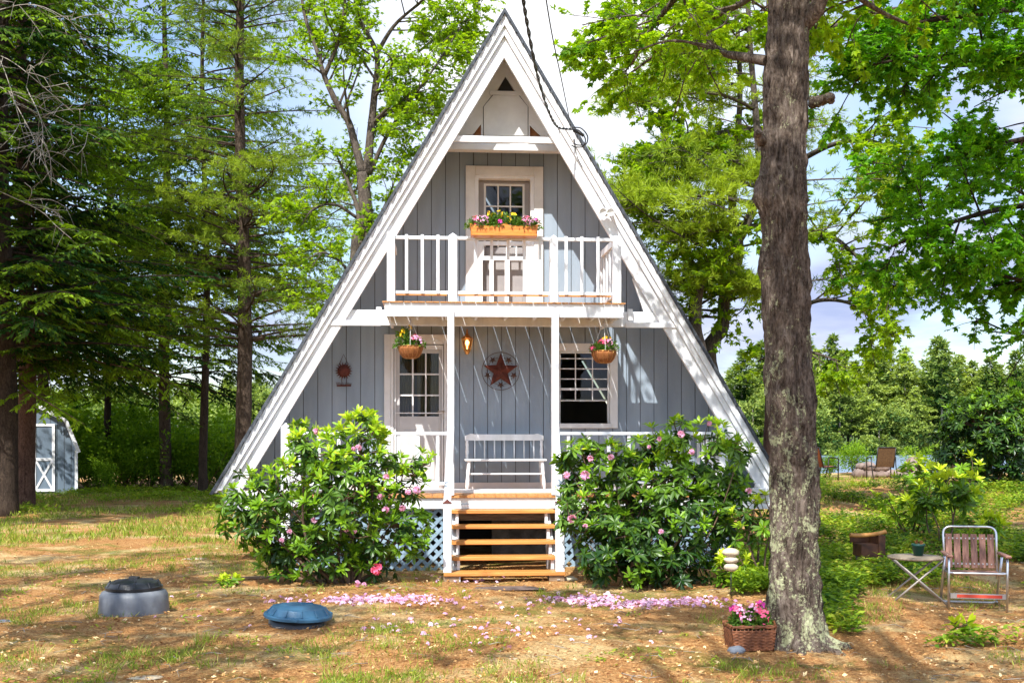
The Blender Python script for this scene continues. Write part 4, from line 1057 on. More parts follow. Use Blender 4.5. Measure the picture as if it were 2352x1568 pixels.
def stone(px, dist, r, sc, mt, label, seed, rot=0.2, amp=.12, name='stone', dz=0.0, group=None):
    x, y = GP(px, dist); b = MB(); b.blob((0, 0, 0), r, sc, amp, seed, 20, rot=rot); o = b.build(name, mt); o.location = (x, y, GZ(x, y) + dz)
    return tag(o, label, 'stone', group)
stone(1692, 8.88, .072, (1, .7, .5), stone_grey, 'smooth blue-grey stone lying in front of the wicker flower basket', 2, dz=.02)
stone(335, 7.98, .10, (1.2, .7, .10), stone_tan, 'flat pale stone half buried at the front edge of the yard', 5)
stone(448, 15.6, .13, (1.3, .8, .12), stone_tan, 'flat pale stone in the bare ground left of the left rhododendron', 6)
stone(1310, 13.5, .09, (1.0, .7, .4), stone_tan, 'pale block of stone beside the right foot of the steps', 8, dz=.02)
stone(8, 10.4, .07, (1.0, .7, .3), stone_grey, 'small grey stone at the left edge of the yard', 9, dz=.0)
stone(1180, 8.6, .028, (1.2, .8, .3), stone_tan, 'small pale pebble in the middle of the front yard', 11)
b = MB(); b.blob((0, 0, 0), 1, (.44, .14, .018), .12, 4, 28); o = b.build('stepping_slab', mat_slate); xx, yy = GP(1165, 12.75); o.location = (xx, yy, GZ(xx, yy) + .012)
tag(o, 'thin worn brown slab lying on the ground at the foot of the steps', 'stepping stone')
# fallen board by the left bush, foundation rock
b = MB(); b.bar((-.28, 0, .02), (.28, .05, .02), .06, .025); o = b.build('old_board', raw_wood); xx, yy = GP(585, 13.6); o.location = (xx, yy, GZ(xx, yy)); tag(o, 'pale old board lying under the left rhododendron', 'board')
# garden stake with three stones
x, y = GP(1679, 11.9)
t = thing('stone_stake', 'thin garden stake carrying three balanced cream stones beside the right rhododendron', 'garden stake', (x, y, GZ(x, y)))
zs_ = lambda py: EYE - (py - HY) * 11.9 / F - GZ(x, y)
b = MB(); b.tube([(0, 0, -.05), (0, 0, zs_(1300))], .006, 6); b.build('rod', black_metal, t)
for py, r, sc, sd in ((1302, .075, (1, .8, .62), 1), (1285, .075, (1, .8, .52), 2), (1268, .09, (1.05, .8, .50), 3)):
    b = MB(); b.blob((0, 0, zs_(py)), r, sc, .07, sd + 20, 20); b.build('cream_stone', stone_tan, t)

# ------------------------------------------------------------------ folding lawn chair
x, y = GP(2236, 11.55)
lc = thing('lawn_chair', 'aluminium folding lawn chair with red-brown wooden slats at the right of the yard', 'chair', (x, y, GZ(x, y)), R(-12))
def T(name, pts, r=.0125, mt=alu, k=10): b = MB(); b.tube(pts, r, k); return b.build(name, mt, lc)
def rounded(pts, r=.06, n=6):
    pts = [Vector(p) for p in pts]; out = [pts[0]]
    for a, p, c in zip(pts[:-2], pts[1:-1], pts[2:]):
        p0 = p + (a - p).normalized() * r; p1 = p + (c - p).normalized() * r
        for i in range(n + 1): t_ = i / n; out.append(p0 * (1 - t_) ** 2 + p * 2 * t_ * (1 - t_) + p1 * t_ * t_)
    out.append(pts[-1]); return out
T('back_frame', rounded([(-.25, .12, .30), (-.262, .24, .82), (.262, .24, .82), (.25, .12, .30)], .09))
T('seat_frame', rounded([(-.25, .18, .36), (-.262, -.26, .39), (.262, -.26, .39), (.25, .18, .36)], .05))
for s in (-1, 1):
    T('leg', [(s * .275, -.22, .0), (s * .275, -.24, .50), (s * .275, -.20, .545)]); T('leg', [(s * .275, .30, .0), (s * .275, .02, .535)])
    b = MB(); b.prism([(s * .275 - .03, -.30), (s * .275 + .03, -.30), (s * .275 + .022, .16), (s * .275 - .022, .16)], .548, .575, axis='z'); b.build('armrest', red_slat, lc, .008)
T('rear_bar', rounded([(-.275, .26, .05), (-.255, .28, .03), (.255, .28, .03), (.275, .26, .05)], .03))
b = MB(); b.box(-.262, .262, -.245, -.225, .135, .185); fbar = b.build('front_bar', alu, lc)
b = MB(); b.box(-.20, .225, -.25, -.2455, .145, .176); b.build('red_strip', MAT('red_strip_paint', (.35, .03, .015), (.5, .06, .03), 9, .5), lc)
for i in range(6):
    xx = -.205 + i * .082; b = MB(); b.bar((xx, .168, .40), (xx, .232, .745), .064, .012, (0, -1, .1)); sl = b.build('back_slat', red_slat, lc, .003)
    b = MB()
    for zz_ in (.44, .70): yv = .168 + (zz_ - .40) / .345 * .064; b.blob((xx, yv - .010, zz_), .008, (1, .5, 1), 0, 0, 8)
    b.build('rivet', alu, sl)
b = MB(); b.bar((-.262, .182, .44), (.262, .182, .44), .015, .02); b.bar((-.262, .232, .70), (.262, .232, .70), .015, .02); b.build('back_strap', alu, lc)
for i in range(5):
    yv = -.20 + i * .08; b = MB(); b.bar((-.24, yv, .372), (.24, yv, .372), .010, .055, (0, 1, 0)); b.build('seat_slat', red_slat, lc, .003)
# small folding table
x, y = GP(2103, 11.75)
tb = thing('folding_table', 'small round weathered wooden table on crossed metal legs beside the lawn chair', 'table', (x, y, GZ(x, y)), R(-8))
b = MB(); b.lathe([(0, .445), (.275, .445), (.282, .455), (.282, .466), (.272, .472), (0, .472)], k=40); b.build('table_top', grey_wood, tb, .002)
for s in (-1, 1):
    for e in (-1, 1):
        b = MB(); b.tube([(-.23 * e, s * .15, .44), (.27 * e, s * .17, .0)], .011, 8); b.build('leg', steel_matt, tb)
b = MB(); b.tube([(-.23, -.15, .438), (-.23, .15, .438)], .01, 8); b.tube([(.23, -.15, .438), (.23, .15, .438)], .01, 8); b.tube([(.012, -.16, .22), (.012, .16, .22)], .008, 8); b.build('crossbar', steel_matt, tb)
tz = GZ(x, y)
pt_ = thing('flower_pot', 'dark green plastic pot with a dried plant standing on the small round table', 'flower pot', (x + .035, y + .02, tz + .473))
b = MB(); b.lathe([(0, 0), (.045, 0), (.062, .10), (.068, .10), (.068, .125), (.060, .125), (.056, .10), (0, .10)], k=24); b.build('pot', green_pot, pt_)
b = MB(); b.blob((0, 0, .105), 1, (.054, .054, .014), .2, 4); b.build('soil', soil, pt_)
b = MB(); n = 24; q = rdir(n, .8); leaves(b, np.zeros((n, 3)) + [0, 0, .11] + q * .02, q, rdir(n, .3), .05, .018, RNG.uniform(.1, .5, n), 'kite', .3); b.build('dried_plant', litter_mat, pt_)
# stump with log topped planter
x, y = GP(1986, 14.3); z0 = GZ(x, y)
sp = thing('stump_planter', 'dark wooden box planter with a rounded log rim on an old stump among the undergrowth', 'planter', (x, y, z0), R(5))
b = MB(); b.tube([(-.03, 0, -.05), (-.03, 0, .10), (-.025, 0, .2)], [.11, .085, .08], 12, rough=.1); b.build('stump', bark_oak, sp)
b = MB(); b.box(-.10, .20, -.14, .14, .20, .36); b.box(.12, .21, -.15, .15, .20, .47); b.box(-.14, .12, .12, .15, .36, .47); b.build('box', MAT('dark_box_wood', (.04, .015, .008), (.13, .05, .02), 8, .6), sp, .006)
b = MB(); b.tube(cat([(-.23, -.1, .475), (-.19, -.1, .47), (-.1, -.1, .468), (.02, -.1, .474), (.14, -.1, .49), (.20, -.1, .505), (.235, -.1, .51)], 5), .027, 12, rough=.05); b.build('log_rim', MAT('varnished_log', (.36, .15, .03), (.56, .28, .08), 12, .5), sp)

# ------------------------------------------------------------------ fire pit and two patio chairs by the lake
fx, fy = GP(2042, 33.2); fz = GZ(fx, fy)
fp = thing('fire_pit', 'ring of pinkish field stones forming a fire pit beside the lake', 'fire pit', (fx, fy, fz))
k = 0
for ring, (rad, n, zz_, rs) in enumerate(((.88, 15, .10, .21), (.82, 13, .33, .17))):
    for i in range(n):
        a = i * 2 * math.pi / n + ring * .3; k += 1
        if ring == 1 and random.random() < .25: continue
        b = MB(); b.blob((math.cos(a) * rad, math.sin(a) * rad, zz_ + random.uniform(-.02, .02)), rs * random.uniform(.75, 1.15), (1.25, .9, .75), .2, k, 12, rot=a + 1.57); b.build('field_stone', stone_pink, fp)
stone(2098, 33.4, .21, (1.1, 1, .8), stone_pink, 'large reddish boulder standing up behind the right side of the fire pit', 31, dz=.38, name='boulder')
bpy.data.objects['boulder'].location.z -= 0.0
def patio_chair(px, dist, rz, smat, label):
    x, y = GP(px, dist); t = thing('patio_chair', label, 'chair', (x, y, GZ(x, y)), rz, 'patio chairs by the fire pit')
    def S_(n, pts, r=.016): b = MB(); b.tube(pts, r, 8); b.build(n, black_metal, t)
    for s in (-1, 1):
        S_('leg', rounded([(s * .33, -.24, 0), (s * .33, -.26, .62), (s * .33, .10, .64)], .07)); S_('leg', [(s * .33, .28, 0), (s * .33, .12, .42), (s * .33, .10, .64)])
        S_('side_frame', [(s * .24, -.26, .40), (s * .24, .20, .36), (s * .24, .36, .90)])
    S_('crossbar', [(-.33, -.24, .38), (.33, -.24, .38)], .013); S_('top_bar', [(-.24, .36, .90), (.24, .36, .90)])
    b = MB(); n = 10; V = []; 
    prof = [(-.26, .405), (-.1, .385), (.08, .37), (.2, .38), (.25, .52), (.30, .70), (.355, .885)]
    for yv, zv in prof:
        for xx in (-.235, .235): V.append((xx, yv, zv))
    for yv, zv in prof:
        for xx in (-.235, .235): V.append((xx, yv + .006, zv + .005))
    m_ = len(prof); f_ = [(2 * i, 2 * i + 1, 2 * i + 3, 2 * i + 2) for i in range(m_ - 1)]; f_ += [tuple(q + 2 * m_ for q in f[::-1]) for f in f_]
    b.faces(V, f_); b.build('sling_seat', smat, t)
    return t
patio_chair(2026, 30.5, R(182), sling, 'dark patio chair with a tan sling seen from behind in front of the fire pit')
patio_chair(1889, 30.5, R(120), sling_orange, 'patio chair with a rust-orange sling half hidden behind the big maple trunk')

# ------------------------------------------------------------------ shed
sx_, sy_ = GP(75, 32.0)
sh = thing('garden_shed', 'small blue barn-roofed shed with white trimmed double doors behind the left tree trunks', 'shed', (sx_, sy_, GZ(sx_, sy_) + .05), R(24))
HWd, EV, KU, KZ, PK = 1.15, 1.27, .82, 2.06, 2.54
prof = [(-HWd, 0), (HWd, 0), (HWd, EV), (KU, KZ), (0, PK), (-KU, KZ), (-HWd, EV)]
b = MB(); b.prism(prof, 0, 3.0); b.build('wall', shed_paint, sh)
b = MB()
for k in range(-6, 7):
    u = k * .185 + .09; zt2 = (PK - abs(u) * (PK - KZ) / KU if abs(u) < KU else KZ - (abs(u) - KU) * (KZ - EV) / (HWd - KU)) - .03
    if abs(u) < HWd - .06: b.box(u - .007, u + .007, -.004, -.001, .02, zt2)
b.build('wall_groove', groove_dark, sh)
b = MB(); po = [(HWd + .07, EV - .06), (KU + .05, KZ + .05), (0, PK + .07), (-KU - .05, KZ + .05), (-HWd - .07, EV - .06)]; pi = [(-HWd - .03, EV - .08), (-KU - .005, KZ + .005), (0, PK + .01), (KU + .005, KZ + .005), (HWd + .03, EV - .08)]
for i in range(4): b.prism([po[i], po[i + 1], pi[::-1][i + 1], pi[::-1][i]], -.10, 3.1)
b.build('roof', shed_roof, sh)
b = MB()
for i in range(4):
    a, c = Vector((po[i][0], 0, po[i][1])), Vector((po[i + 1][0], 0, po[i + 1][1]))
    b.bar(a + Vector((0, -.12, -.05)), c + Vector((0, -.12, -.05)), .03, .10, (0, 0, 1))
b.build('white_trim', white_paint, sh)
for s in (-1, 1): b = MB(); b.box(s * HWd - .04, s * HWd + .04, -.03, -.005, 0, EV - .05); b.build('corner_board', white_paint, sh)
for s in (-1, 1):
    b = MB(); a, c = (.01, .58) if s > 0 else (-.58, -.01)
    b.box(a, c, -.03, -.006, .06, 1.96); dd = b.build('door', shed_paint, sh)
    b = MB(); w = .075; zt_ = 1.98
    b.box(a, a + w, -.05, -.031, .06, zt_); b.box(c - w, c, -.05, -.031, .06, zt_); b.box(a + w, c - w, -.05, -.031, zt_ - w, zt_); b.box(a + w, c - w, -.05, -.031, .06, .06 + w); b.box(a + w, c - w, -.05, -.031, .93, 1.01)
    b.bar((a + w, -.043, .135), (c - w, -.043, .93), .012, .055, (0, 0, 1)); b.bar((a + w, -.047, .93), (c - w, -.047, .135), .006, .055, (0, 0, 1)); b.build('door_trim', white_paint, dd)
    b = MB(); b.box(a + .02 if s > 0 else c - .07, a + .07 if s > 0 else c - .02, -.065, -.051, .94, .985); b.build('latch', black_metal, dd)
b = MB(); b.box(-1.2, 1.75, -.6, 3.0, -.07, -.005); tag(b.build('shed_platform', raw_wood), None, None); o = bpy.data.objects['shed_platform']; o.parent = sh
# ------------------------------------------------------------------ rhododendrons
def rhodo(name, label, spheres, base, nwh, blooms=(), group=None, leaf=.14, tintb=0.0, origin=None, seed=1, stems=46, leafmat=None, fk=(.38, .62)):
    rng = np.random.default_rng(seed)
    base = Vector(base); t = thing(name, label, 'shrub', base, 0, group)
    C = np.array([tuple(Vector(s[0]) - base) for s in spheres]); Rs = np.array([s[1] for s in spheres])
    w = Rs ** 2; w = w / w.sum(); pos = []; axis = []; dep = []
    while len(pos) < nwh:
        k = rng.choice(len(Rs), p=w); d = rng.normal(size=3); d[2] += .15; d /= np.linalg.norm(d)
        shell = rng.random() < .72
        rr = Rs[k] * (rng.uniform(.82, 1.10) if shell else rng.uniform(.25, .85)); p = C[k] + d * rr
        if p[2] < .06: continue
        dd = (np.linalg.norm(p - C, axis=1) / Rs); dd[k] = 9
        if shell and (dd < .74).any(): continue
        pos.append(p); axis.append(d); dep.append(1.0 if shell else rr / Rs[k] * .5)
    pos = np.array(pos); axis = unit(np.array(axis) * .75 + np.array([0, 0, .75]) + rng.normal(0, .25, (nwh, 3))); dep = np.array(dep)
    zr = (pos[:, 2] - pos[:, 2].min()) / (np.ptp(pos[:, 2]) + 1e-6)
    b = MB(); bl = 9
    x = unit(np.cross(axis, rng.normal(size=(nwh, 3)))); y = np.cross(axis, x)
    fresh = (rng.random(nwh) < fk[0] + fk[1] * zr) & (dep > .9)
    for k in range(bl + 3):
        a = k * 2.4 + rng.uniform(0, .5, nwh); inner = k >= bl
        el = np.where(fresh, rng.uniform(.35, 1.1, nwh), rng.uniform(-.45, .35, nwh)) + (.6 if inner else 0)
        d = (np.cos(a) * np.cos(el))[:, None] * x + (np.sin(a) * np.cos(el))[:, None] * y + np.sin(el)[:, None] * axis
        d[:, 2] -= .12
        ln = leaf * rng.uniform(.72, 1.18, nwh) * (.7 if inner else 1) * np.where(fresh, .85, 1)
        ti = np.clip(.08 + .42 * zr * dep + np.where(fresh, .42 + .1 * inner, 0) + rng.normal(0, .10, nwh) + tintb, 0, 1)  # lower and inner leaves tinted darker as painted bush shade; fresh growth lighter
        leaves(b, pos - axis * rng.uniform(0, .03, (nwh, 1)), d, axis + rng.normal(0, .15, (nwh, 3)), ln, ln * rng.uniform(.26, .34, nwh), ti, 'rhodo', .14)
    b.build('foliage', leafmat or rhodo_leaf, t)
    # stems: a few main ones with twigs to the whorls
    b = MB(); mains = []
    for k in range(len(Rs)):
        c = C[k]; s0 = np.array([c[0] * .12 + rng.normal(0, .08), c[1] * .2 + rng.normal(0, .08), -.03])
        m_ = s0 * .5 + c * .5 + rng.normal(0, .09, 3); m_[2] *= .85
        pth = cat([s0, m_, c], 6); mains.append(pth); b.tube(pth, np.linspace(.055, .025, len(pth)) * min(.45, Rs[k] * 1.3), 6)
    for k in rng.choice(nwh, min(nwh, stems * 7), replace=False):
        j = int(np.argmin(np.linalg.norm(pos[k] - C, axis=1))); q = min(mains[j], key=lambda m: (m - Vector(pos[k])).length + .25 * abs(m.z - Vector(pos[k]).z * .8))
        p = Vector(pos[k]); mid = (Vector(q) + p) / 2 + Vector(rng.normal(0, .04, 3)); b.tube([q, mid, p], [.008, .006, .004], 4, cap=False)
    b.build('stems', stem_mat, t)
    for (bp, sz, mt) in blooms:
        sz = sz * .82
        c = np.array(tuple(Vector(bp) - base)); b = MB(); n = 13; q = rdir(n, .3); fc = c + q * sz * .55
        for k in range(5):
            t1 = unit(np.cross(q, rdir(n))); leaves(b, fc - q * .012, unit(t1 + q * .8), q, sz * .62, sz * .50, RNG.uniform(.1, 1, n), 'kite', .15)
        b.build('blossom_cluster', mt, t)
    return t
def sph(lst, dist, seed):
    rg = random.Random(seed); out = []
    for px, py, r in lst:
        dd = dist + rg.uniform(-.35, .35); out.append((P(px, py, dd), r * dist / F))
    return out
c3 = lambda x, y: ((600 + x * .5102) / 1.306, (1150 + y * .5102) / 1.306)
c4 = lambda x, y: ((1600 + x * .5102) / 1.306, (1150 + y * .5102) / 1.306)
LB = [(540, 1150, 40), (528, 1195, 30), (830, 1015, 62), (775, 1060, 70), (860, 1090, 85), (700, 1050, 58), (790, 1150, 100), (915, 1120, 62), (640, 1130, 62), (600, 1200, 66), (700, 1200, 85), (560, 1185, 36), (830, 1230, 92), (925, 1215, 62), (640, 1265, 60), (745, 1280, 70), (852, 1300, 62), (700, 985, 30), (828, 965, 32), (968, 1065, 34), (590, 1120, 38), (552, 1080, 22)]
bl_l = [(725, 990, .06), (740, 1004, .045), (823, 1028, .06), (812, 1030, .045), (817, 1106, .08)] + [(*c3(x, y), s) for x, y, s in ((1095, 548, .06), (1060, 665, .06), (1105, 652, .06), (1225, 640, .06), (1275, 625, .07), (1270, 680, .05), (1190, 732, .06), (1090, 742, .065), (1100, 888, .075), (1040, 1090, .10), (670, 805, .06), (872, 830, .05), (860, 860, .05), (910, 868, .045), (500, 890, .07), (525, 870, .05), (480, 920, .05), (415, 1000, .06), (925, 1175, .06), (965, 1182, .05), (1125, 585, .05))]
x, y = GP(790, 13.1)
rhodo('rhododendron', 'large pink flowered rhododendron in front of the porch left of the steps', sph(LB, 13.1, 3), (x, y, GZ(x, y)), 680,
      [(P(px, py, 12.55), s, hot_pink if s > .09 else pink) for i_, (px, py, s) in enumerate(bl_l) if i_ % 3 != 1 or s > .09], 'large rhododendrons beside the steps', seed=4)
RB = [(1340, 1050, 50), (1320, 1105, 52), (1410, 1075, 66), (1490, 1040, 60), (1560, 1010, 50), (1640, 1015, 52), (1700, 1040, 34), (1345, 1170, 62), (1440, 1150, 84), (1530, 1120, 84), (1625, 1090, 70), (1400, 1240, 74), (1500, 1230, 92), (1590, 1190, 80), (1670, 1160, 55), (1690, 1100, 34), (1450, 1300, 66), (1560, 1295, 72), (1380, 1290, 40), (1640, 1240, 56), (1300, 1055, 26), (1310, 1190, 22)]
bl_r = [(*c4(x, y), s) for x, y, s in ((870, 298, .07), (655, 352, .055), (740, 325, .05), (680, 372, .04), (315, 465, .08), (335, 440, .06), (305, 540, .085), (355, 572, .065), (195, 540, .07), (228, 795, .08), (250, 815, .07), (305, 838, .05), (750, 870, .055), (900, 440, .07), (930, 400, .06), (1265, 630, .06), (530, 785, .04), (1035, 235, .05), (455, 432, .06), (300, 470, .05))]
x, y = GP(1495, 13.15)
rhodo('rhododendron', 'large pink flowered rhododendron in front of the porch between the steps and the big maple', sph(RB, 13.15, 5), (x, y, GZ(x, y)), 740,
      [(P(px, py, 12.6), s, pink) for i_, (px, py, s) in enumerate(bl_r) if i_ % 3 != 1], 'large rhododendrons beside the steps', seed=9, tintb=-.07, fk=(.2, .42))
def small_rhodo(px, py, dist, r, n, label, seed, leaf=.13, tb=.2, name='young_rhododendron', group='young rhododendrons in the yard'):
    x, y = GP(px, dist); z = GZ(x, y); rg = random.Random(seed); k = max(2, int(n / 7))
    c = P(px, py, dist); s = [(c + Vector((rg.uniform(-r, r) * .6, rg.uniform(-r, r) * .5, rg.uniform(-.6, .5) * r)), r * rg.uniform(.45, .7)) for _ in range(k)]
    return rhodo(name, label, s, (x, y, z), n, (), group, leaf, tb, seed=seed, stems=6)
small_rhodo(1700, 1335, 12.8, .32, 40, 'low bright young rhododendron behind the stone stake', 21)
small_rhodo(1745, 1215, 12.9, .42, 46, 'upright young rhododendron under the foot of the right white rake', 22, tb=.08)
small_rhodo(520, 1330, 13.0, .16, 10, 'small yellowing rhododendron seedling at the left end of the left bush', 24, .11, .35)
small_rhodo(2220, 1450, 9.6, .12, 5, 'single star of bright leaves in the bare ground in front of the lawn chair', 25, .16, .3)
small_rhodo(2085, 1170, 17.5, .45, 40, 'bright young rhododendron on the slope between the stump planter and the fire pit', 26, .17, .25)
small_rhodo(2170, 1150, 16.6, .42, 34, 'broad leaved young rhododendron on the slope above the lawn chair', 27, .19, .2)
small_rhodo(2290, 1205, 15.8, .34, 26, 'bright young rhododendron right of the top of the lawn chair', 28, .16, .3)
small_rhodo(2105, 1090, 23.5, .5, 34, 'bright yellow-green young rhododendron just in front of the fire pit', 29, .2, .4)
small_rhodo(2200, 1110, 22.5, .45, 30, 'pale young rhododendron in front of the large dark shrub', 30, .2, .3)
DB = [(2250, 985, 80), (2200, 1020, 60), (2310, 1010, 75), (2270, 1060, 75), (2200, 1070, 55), (2330, 960, 60), (2240, 950, 45), (2370, 1040, 70)]
x, y = GP(2265, 25.5)
rhodo('dark_rhododendron', 'tall dark rhododendron thicket at the right edge beside the lake', sph(DB, 25.5, 8), (x, y, GZ(x, y) - .1), 900, (), None, .17, -.22, seed=12, fk=(.05, .25))

# ------------------------------------------------------------------ broadleaf trees
def bough(W, A, pts, r0, r1, nsub, slen, depth, up=.1, flat=.6, leafn=10, k=8, tmin=.2, rough=0.0, twig=.42, mi=0):
    path = cat(pts, 6 if len(pts) > 2 else 4); n = len(path)
    W.tube(path, np.linspace(r0, r1, n) if r1 is not None else r0, k, rough=rough, mi=mi)
    for j in range(nsub):
        t = random.uniform(tmin, 1) ** .85; i = min(n - 2, max(1, int(t * (n - 1)))); p = path[i]; d = (path[i + 1] - path[i - 1]).normalized()
        g = Vector((random.gauss(0, 1), random.gauss(0, 1), random.gauss(0, 1) * flat)); sd = (g - d * g.dot(d)).normalized()
        dr_ = (sd * .85 + d * random.uniform(.3, .9) + Vector((0, 0, up))).normalized()
        if depth > 0:
            ln = slen * random.uniform(.5, 1.15) * (1.15 - .45 * t); jt = Vector((random.gauss(0, .09), random.gauss(0, .09), random.gauss(0, .07))) * ln
            bough(W, A, [p, p + dr_ * ln * .5 + jt, p + dr_ * ln + Vector((0, 0, -.05 * ln)) - jt], max(.006, (r0 + (r1 - r0) * t) * .5), .006, max(3, int(nsub * .72)), slen * .55, depth - 1, up, flat, leafn, 5, .15, 0, twig, mi)
        else:
            ln = twig * random.uniform(.5, 1.2); e = p + dr_ * ln + Vector((0, 0, -.04))
            W.tube([p, (p + e) / 2 + Vector((0, 0, .015)), e], [.0045, .0035, .002], 3, cap=False, mi=mi)
            cr_ = random.gauss(0, .16)
            for q in range(leafn):
                f = random.uniform(.15, 1.02); s2 = Vector((random.gauss(0, 1), random.gauss(0, 1), random.gauss(-.15, .5)))
                A.append((p + (e - p) * f, (s2 + dr_ * .7), cr_))
def crown(A, size, mt, root, shape='maple', tb=.45, name='crown', jit=.45, every=None, droop=.2):
    b = MB()
    if A:
        pos = np.array([tuple(a[0]) for a in A]); d = np.array([tuple(a[1]) for a in A]); cl = np.array([a[2] for a in A]); n = len(A)
        up = np.tile([0, 0, 1.0], (n, 1)) + RNG.normal(0, jit, (n, 3))
        s = size * RNG.uniform(.65, 1.2, n)
        leaves(b, pos, d, up, s, s, np.clip(tb + cl + RNG.normal(0, .16, n), 0, 1), shape, droop)
    return b.build(name, mt, root)
# big maple in the foreground
mp_ = thing('maple_tree', 'big lichen-covered maple trunk in the right foreground with branches overhead', 'tree', (*GP(1828, 9.25), 0))
base = mp_.location.copy(); base.z = GZ(base.x, base.y); mp_.location = base
def local(pts, b0=None):
    b0 = b0 or base
    return [Vector(p) - b0 for p in pts]
W = MB(); A = []
tp = local(cat([P(1829, 1500, 9.25), P(1829, 1440, 9.25), P(1828, 1380, 9.25), P(1826, 1250, 9.25), P(1824, 1100, 9.25), P(1817, 950, 9.25), P(1809, 780, 9.3), P(1804, 600, 9.3), P(1800, 450, 9.3), P(1800, 280, 9.35), P(1806, 120, 9.4), P(1810, -60, 9.45), P(1800, -600, 9.5), P(1790, -1300, 9.6)], 26))
rr = []
for p in tp:
    z = p.z; r = .180 + .015 * math.exp(-z / 1.2) + .055 * math.exp(-max(z, 0) / .22) - .004 * z
    r += .018 * math.exp(-((z - 3.6) / .25) ** 2) + .012 * math.exp(-((z - 2.55) / .5) ** 2) + .004 * math.sin(z * 7)
    rr.append(max(r, .09))
# trunk as a lathe-like skin with ridges and burls
k = 120; V = []; n = len(tp)
for i, p in enumerate(tp):
    for j in range(k):
        a = j * 2 * math.pi / k
        d = Vector((math.cos(a), math.sin(a), 0))
        fl = .05 * math.exp(-max(p.z, 0) / .18) * (.5 + .5 * math.sin(a * 5 + 1)) 
        q = 1 + .09 * mnoise.noise(Vector((d.x * 1.3, d.y * 1.3, p.z * .9))) + .13 * mnoise.noise(Vector((d.x * 6, d.y * 6, p.z * 2.2))) + .13 * mnoise.noise(Vector((d.x * 15, d.y * 15, p.z * 9))) + .12 * abs(mnoise.noise(Vector((d.x * 24, d.y * 24, p.z * 7))))
        seam = -.10 * math.exp(-((a - 4.95 - .1 * math.sin(p.z * 2)) / .10) ** 2) * (1 if p.z > 2.0 else max(0, (p.z - 1.2) / .8))
        bur = .0
        for bz, ba, bs, bw in ((3.70, 3.35, .34, .13), (3.15, 3.2, .20, .12), (2.2, 3.6, .07, .3), (4.35, .1, .12, .12), (1.62, 4.6, .07, .12)):
            da = (a - ba + math.pi) % (2 * math.pi) - math.pi
            bur += bs * math.exp(-((p.z - bz) / bw) ** 2 - (da / .5) ** 2)
        V.append(p + d * (rr[i] * (q + seam + bur) + fl))
i = np.arange(n - 1)[:, None] * k; j = np.arange(k)[None, :]; j2 = (j + 1) % k
W.add([tuple(v) for v in V], np.stack([i + j, i + j2, i + k + j2, i + k + j], -1).reshape(-1, 4), smooth=True)
Lc = lambda *p: [P(*q) - base for q in p]
W.tube(cat(Lc((1770, 1395, 9.35), (1745, 1420, 9.7), (1712, 1448, 10.0)), 6), np.linspace(.075, .02, 13), 8, rough=.2)     # root to the left
for a_, l_ in ((-2.6, .5), (-1.75, .42), (-.9, .5), (-.2, .45), (.9, .5), (2.4, .45)):
    dv = Vector((math.cos(a_), math.sin(a_), 0)); W.tube(cat([dv * .13 + Vector((0, 0, .16)), dv * .24 + Vector((0, 0, .045)), dv * .36 + Vector((.02, 0, .008)), dv * l_ + Vector((0, 0, -.03))], 5), np.linspace(.075, .018, 16), 9, rough=.15)
W.tube(cat(Lc((1860, 235, 9.35), (1885, 232, 9.3), (1905, 222, 9.2), (1908, 232, 9.15)), 5), np.linspace(.05, .03, 16), 8, rough=.25)
W.tube(cat(Lc((1752, 330, 9.3), (1740, 312, 9.25), (1745, 300, 9.2)), 5), np.linspace(.045, .03, 11), 8, rough=.25)
bough(W, A, Lc((1760, 140, 9.4), (1700, 130, 9.6), (1655, 118, 9.9), (1610, 70, 10.4)), .045, .02, 5, .9, 1, leafn=8, up=.15)
bough(W, A, Lc((1830, 70, 9.4), (1880, 10, 9.3), (1900, -120, 9.2), (1960, -500, 9.4)), .08, .05, 4, 1.0, 1, tmin=.7)
bough(W, A, Lc((1800, -260, 9.5), (1690, -160, 10.2), (1600, -60, 11.0), (1500, 60, 11.6), (1450, 150, 11.8)), .06, .012, 13, 1.25, 1, up=-.03, leafn=14, flat=.4)
bough(W, A, Lc((1800, -380, 9.6), (1700, -230, 11), (1600, -90, 12.2), (1500, -30, 12.8)), .06, .012, 11, 1.35, 1, up=-.05, leafn=14, flat=.4)
bough(W, A, Lc((1790, -60, 9.5), (1700, 10, 10.6), (1600, 60, 11.8), (1500, 130, 12.6), (1420, 190, 12.9)), .035, .01, 9, .85, 1, up=.0, leafn=14, flat=.4)
bough(W, A, Lc((1820, -100, 9.5), (1900, -60, 9.8), (2010, 20, 10.4), (2120, 70, 11)), .045, .01, 10, 1.1, 1, up=.0, leafn=14, flat=.4)
bough(W, A, Lc((1810, -600, 9.5), (1950, -500, 10.2), (2150, -300, 11), (2300, -150, 11.4)), .06, .012, 9, 1.3, 1, up=-.05, leafn=14, flat=.4)
for az in range(6):
    a = az * 1.05 + .3; z = 6.2 + az * .55; bough(W, A, [Vector((-.1, .1, z)), Vector((math.cos(a) * 1.8, math.sin(a) * 1.8, z + .9)), Vector((math.cos(a) * 3.2, math.sin(a) * 3.2, z + 1.3))], .07, .02, 7, 1.5, 1, leafn=6)
W.build('trunk', bark_maple, mp_); crown(A, .09, maple_leaf, mp_, 'maple', .6)

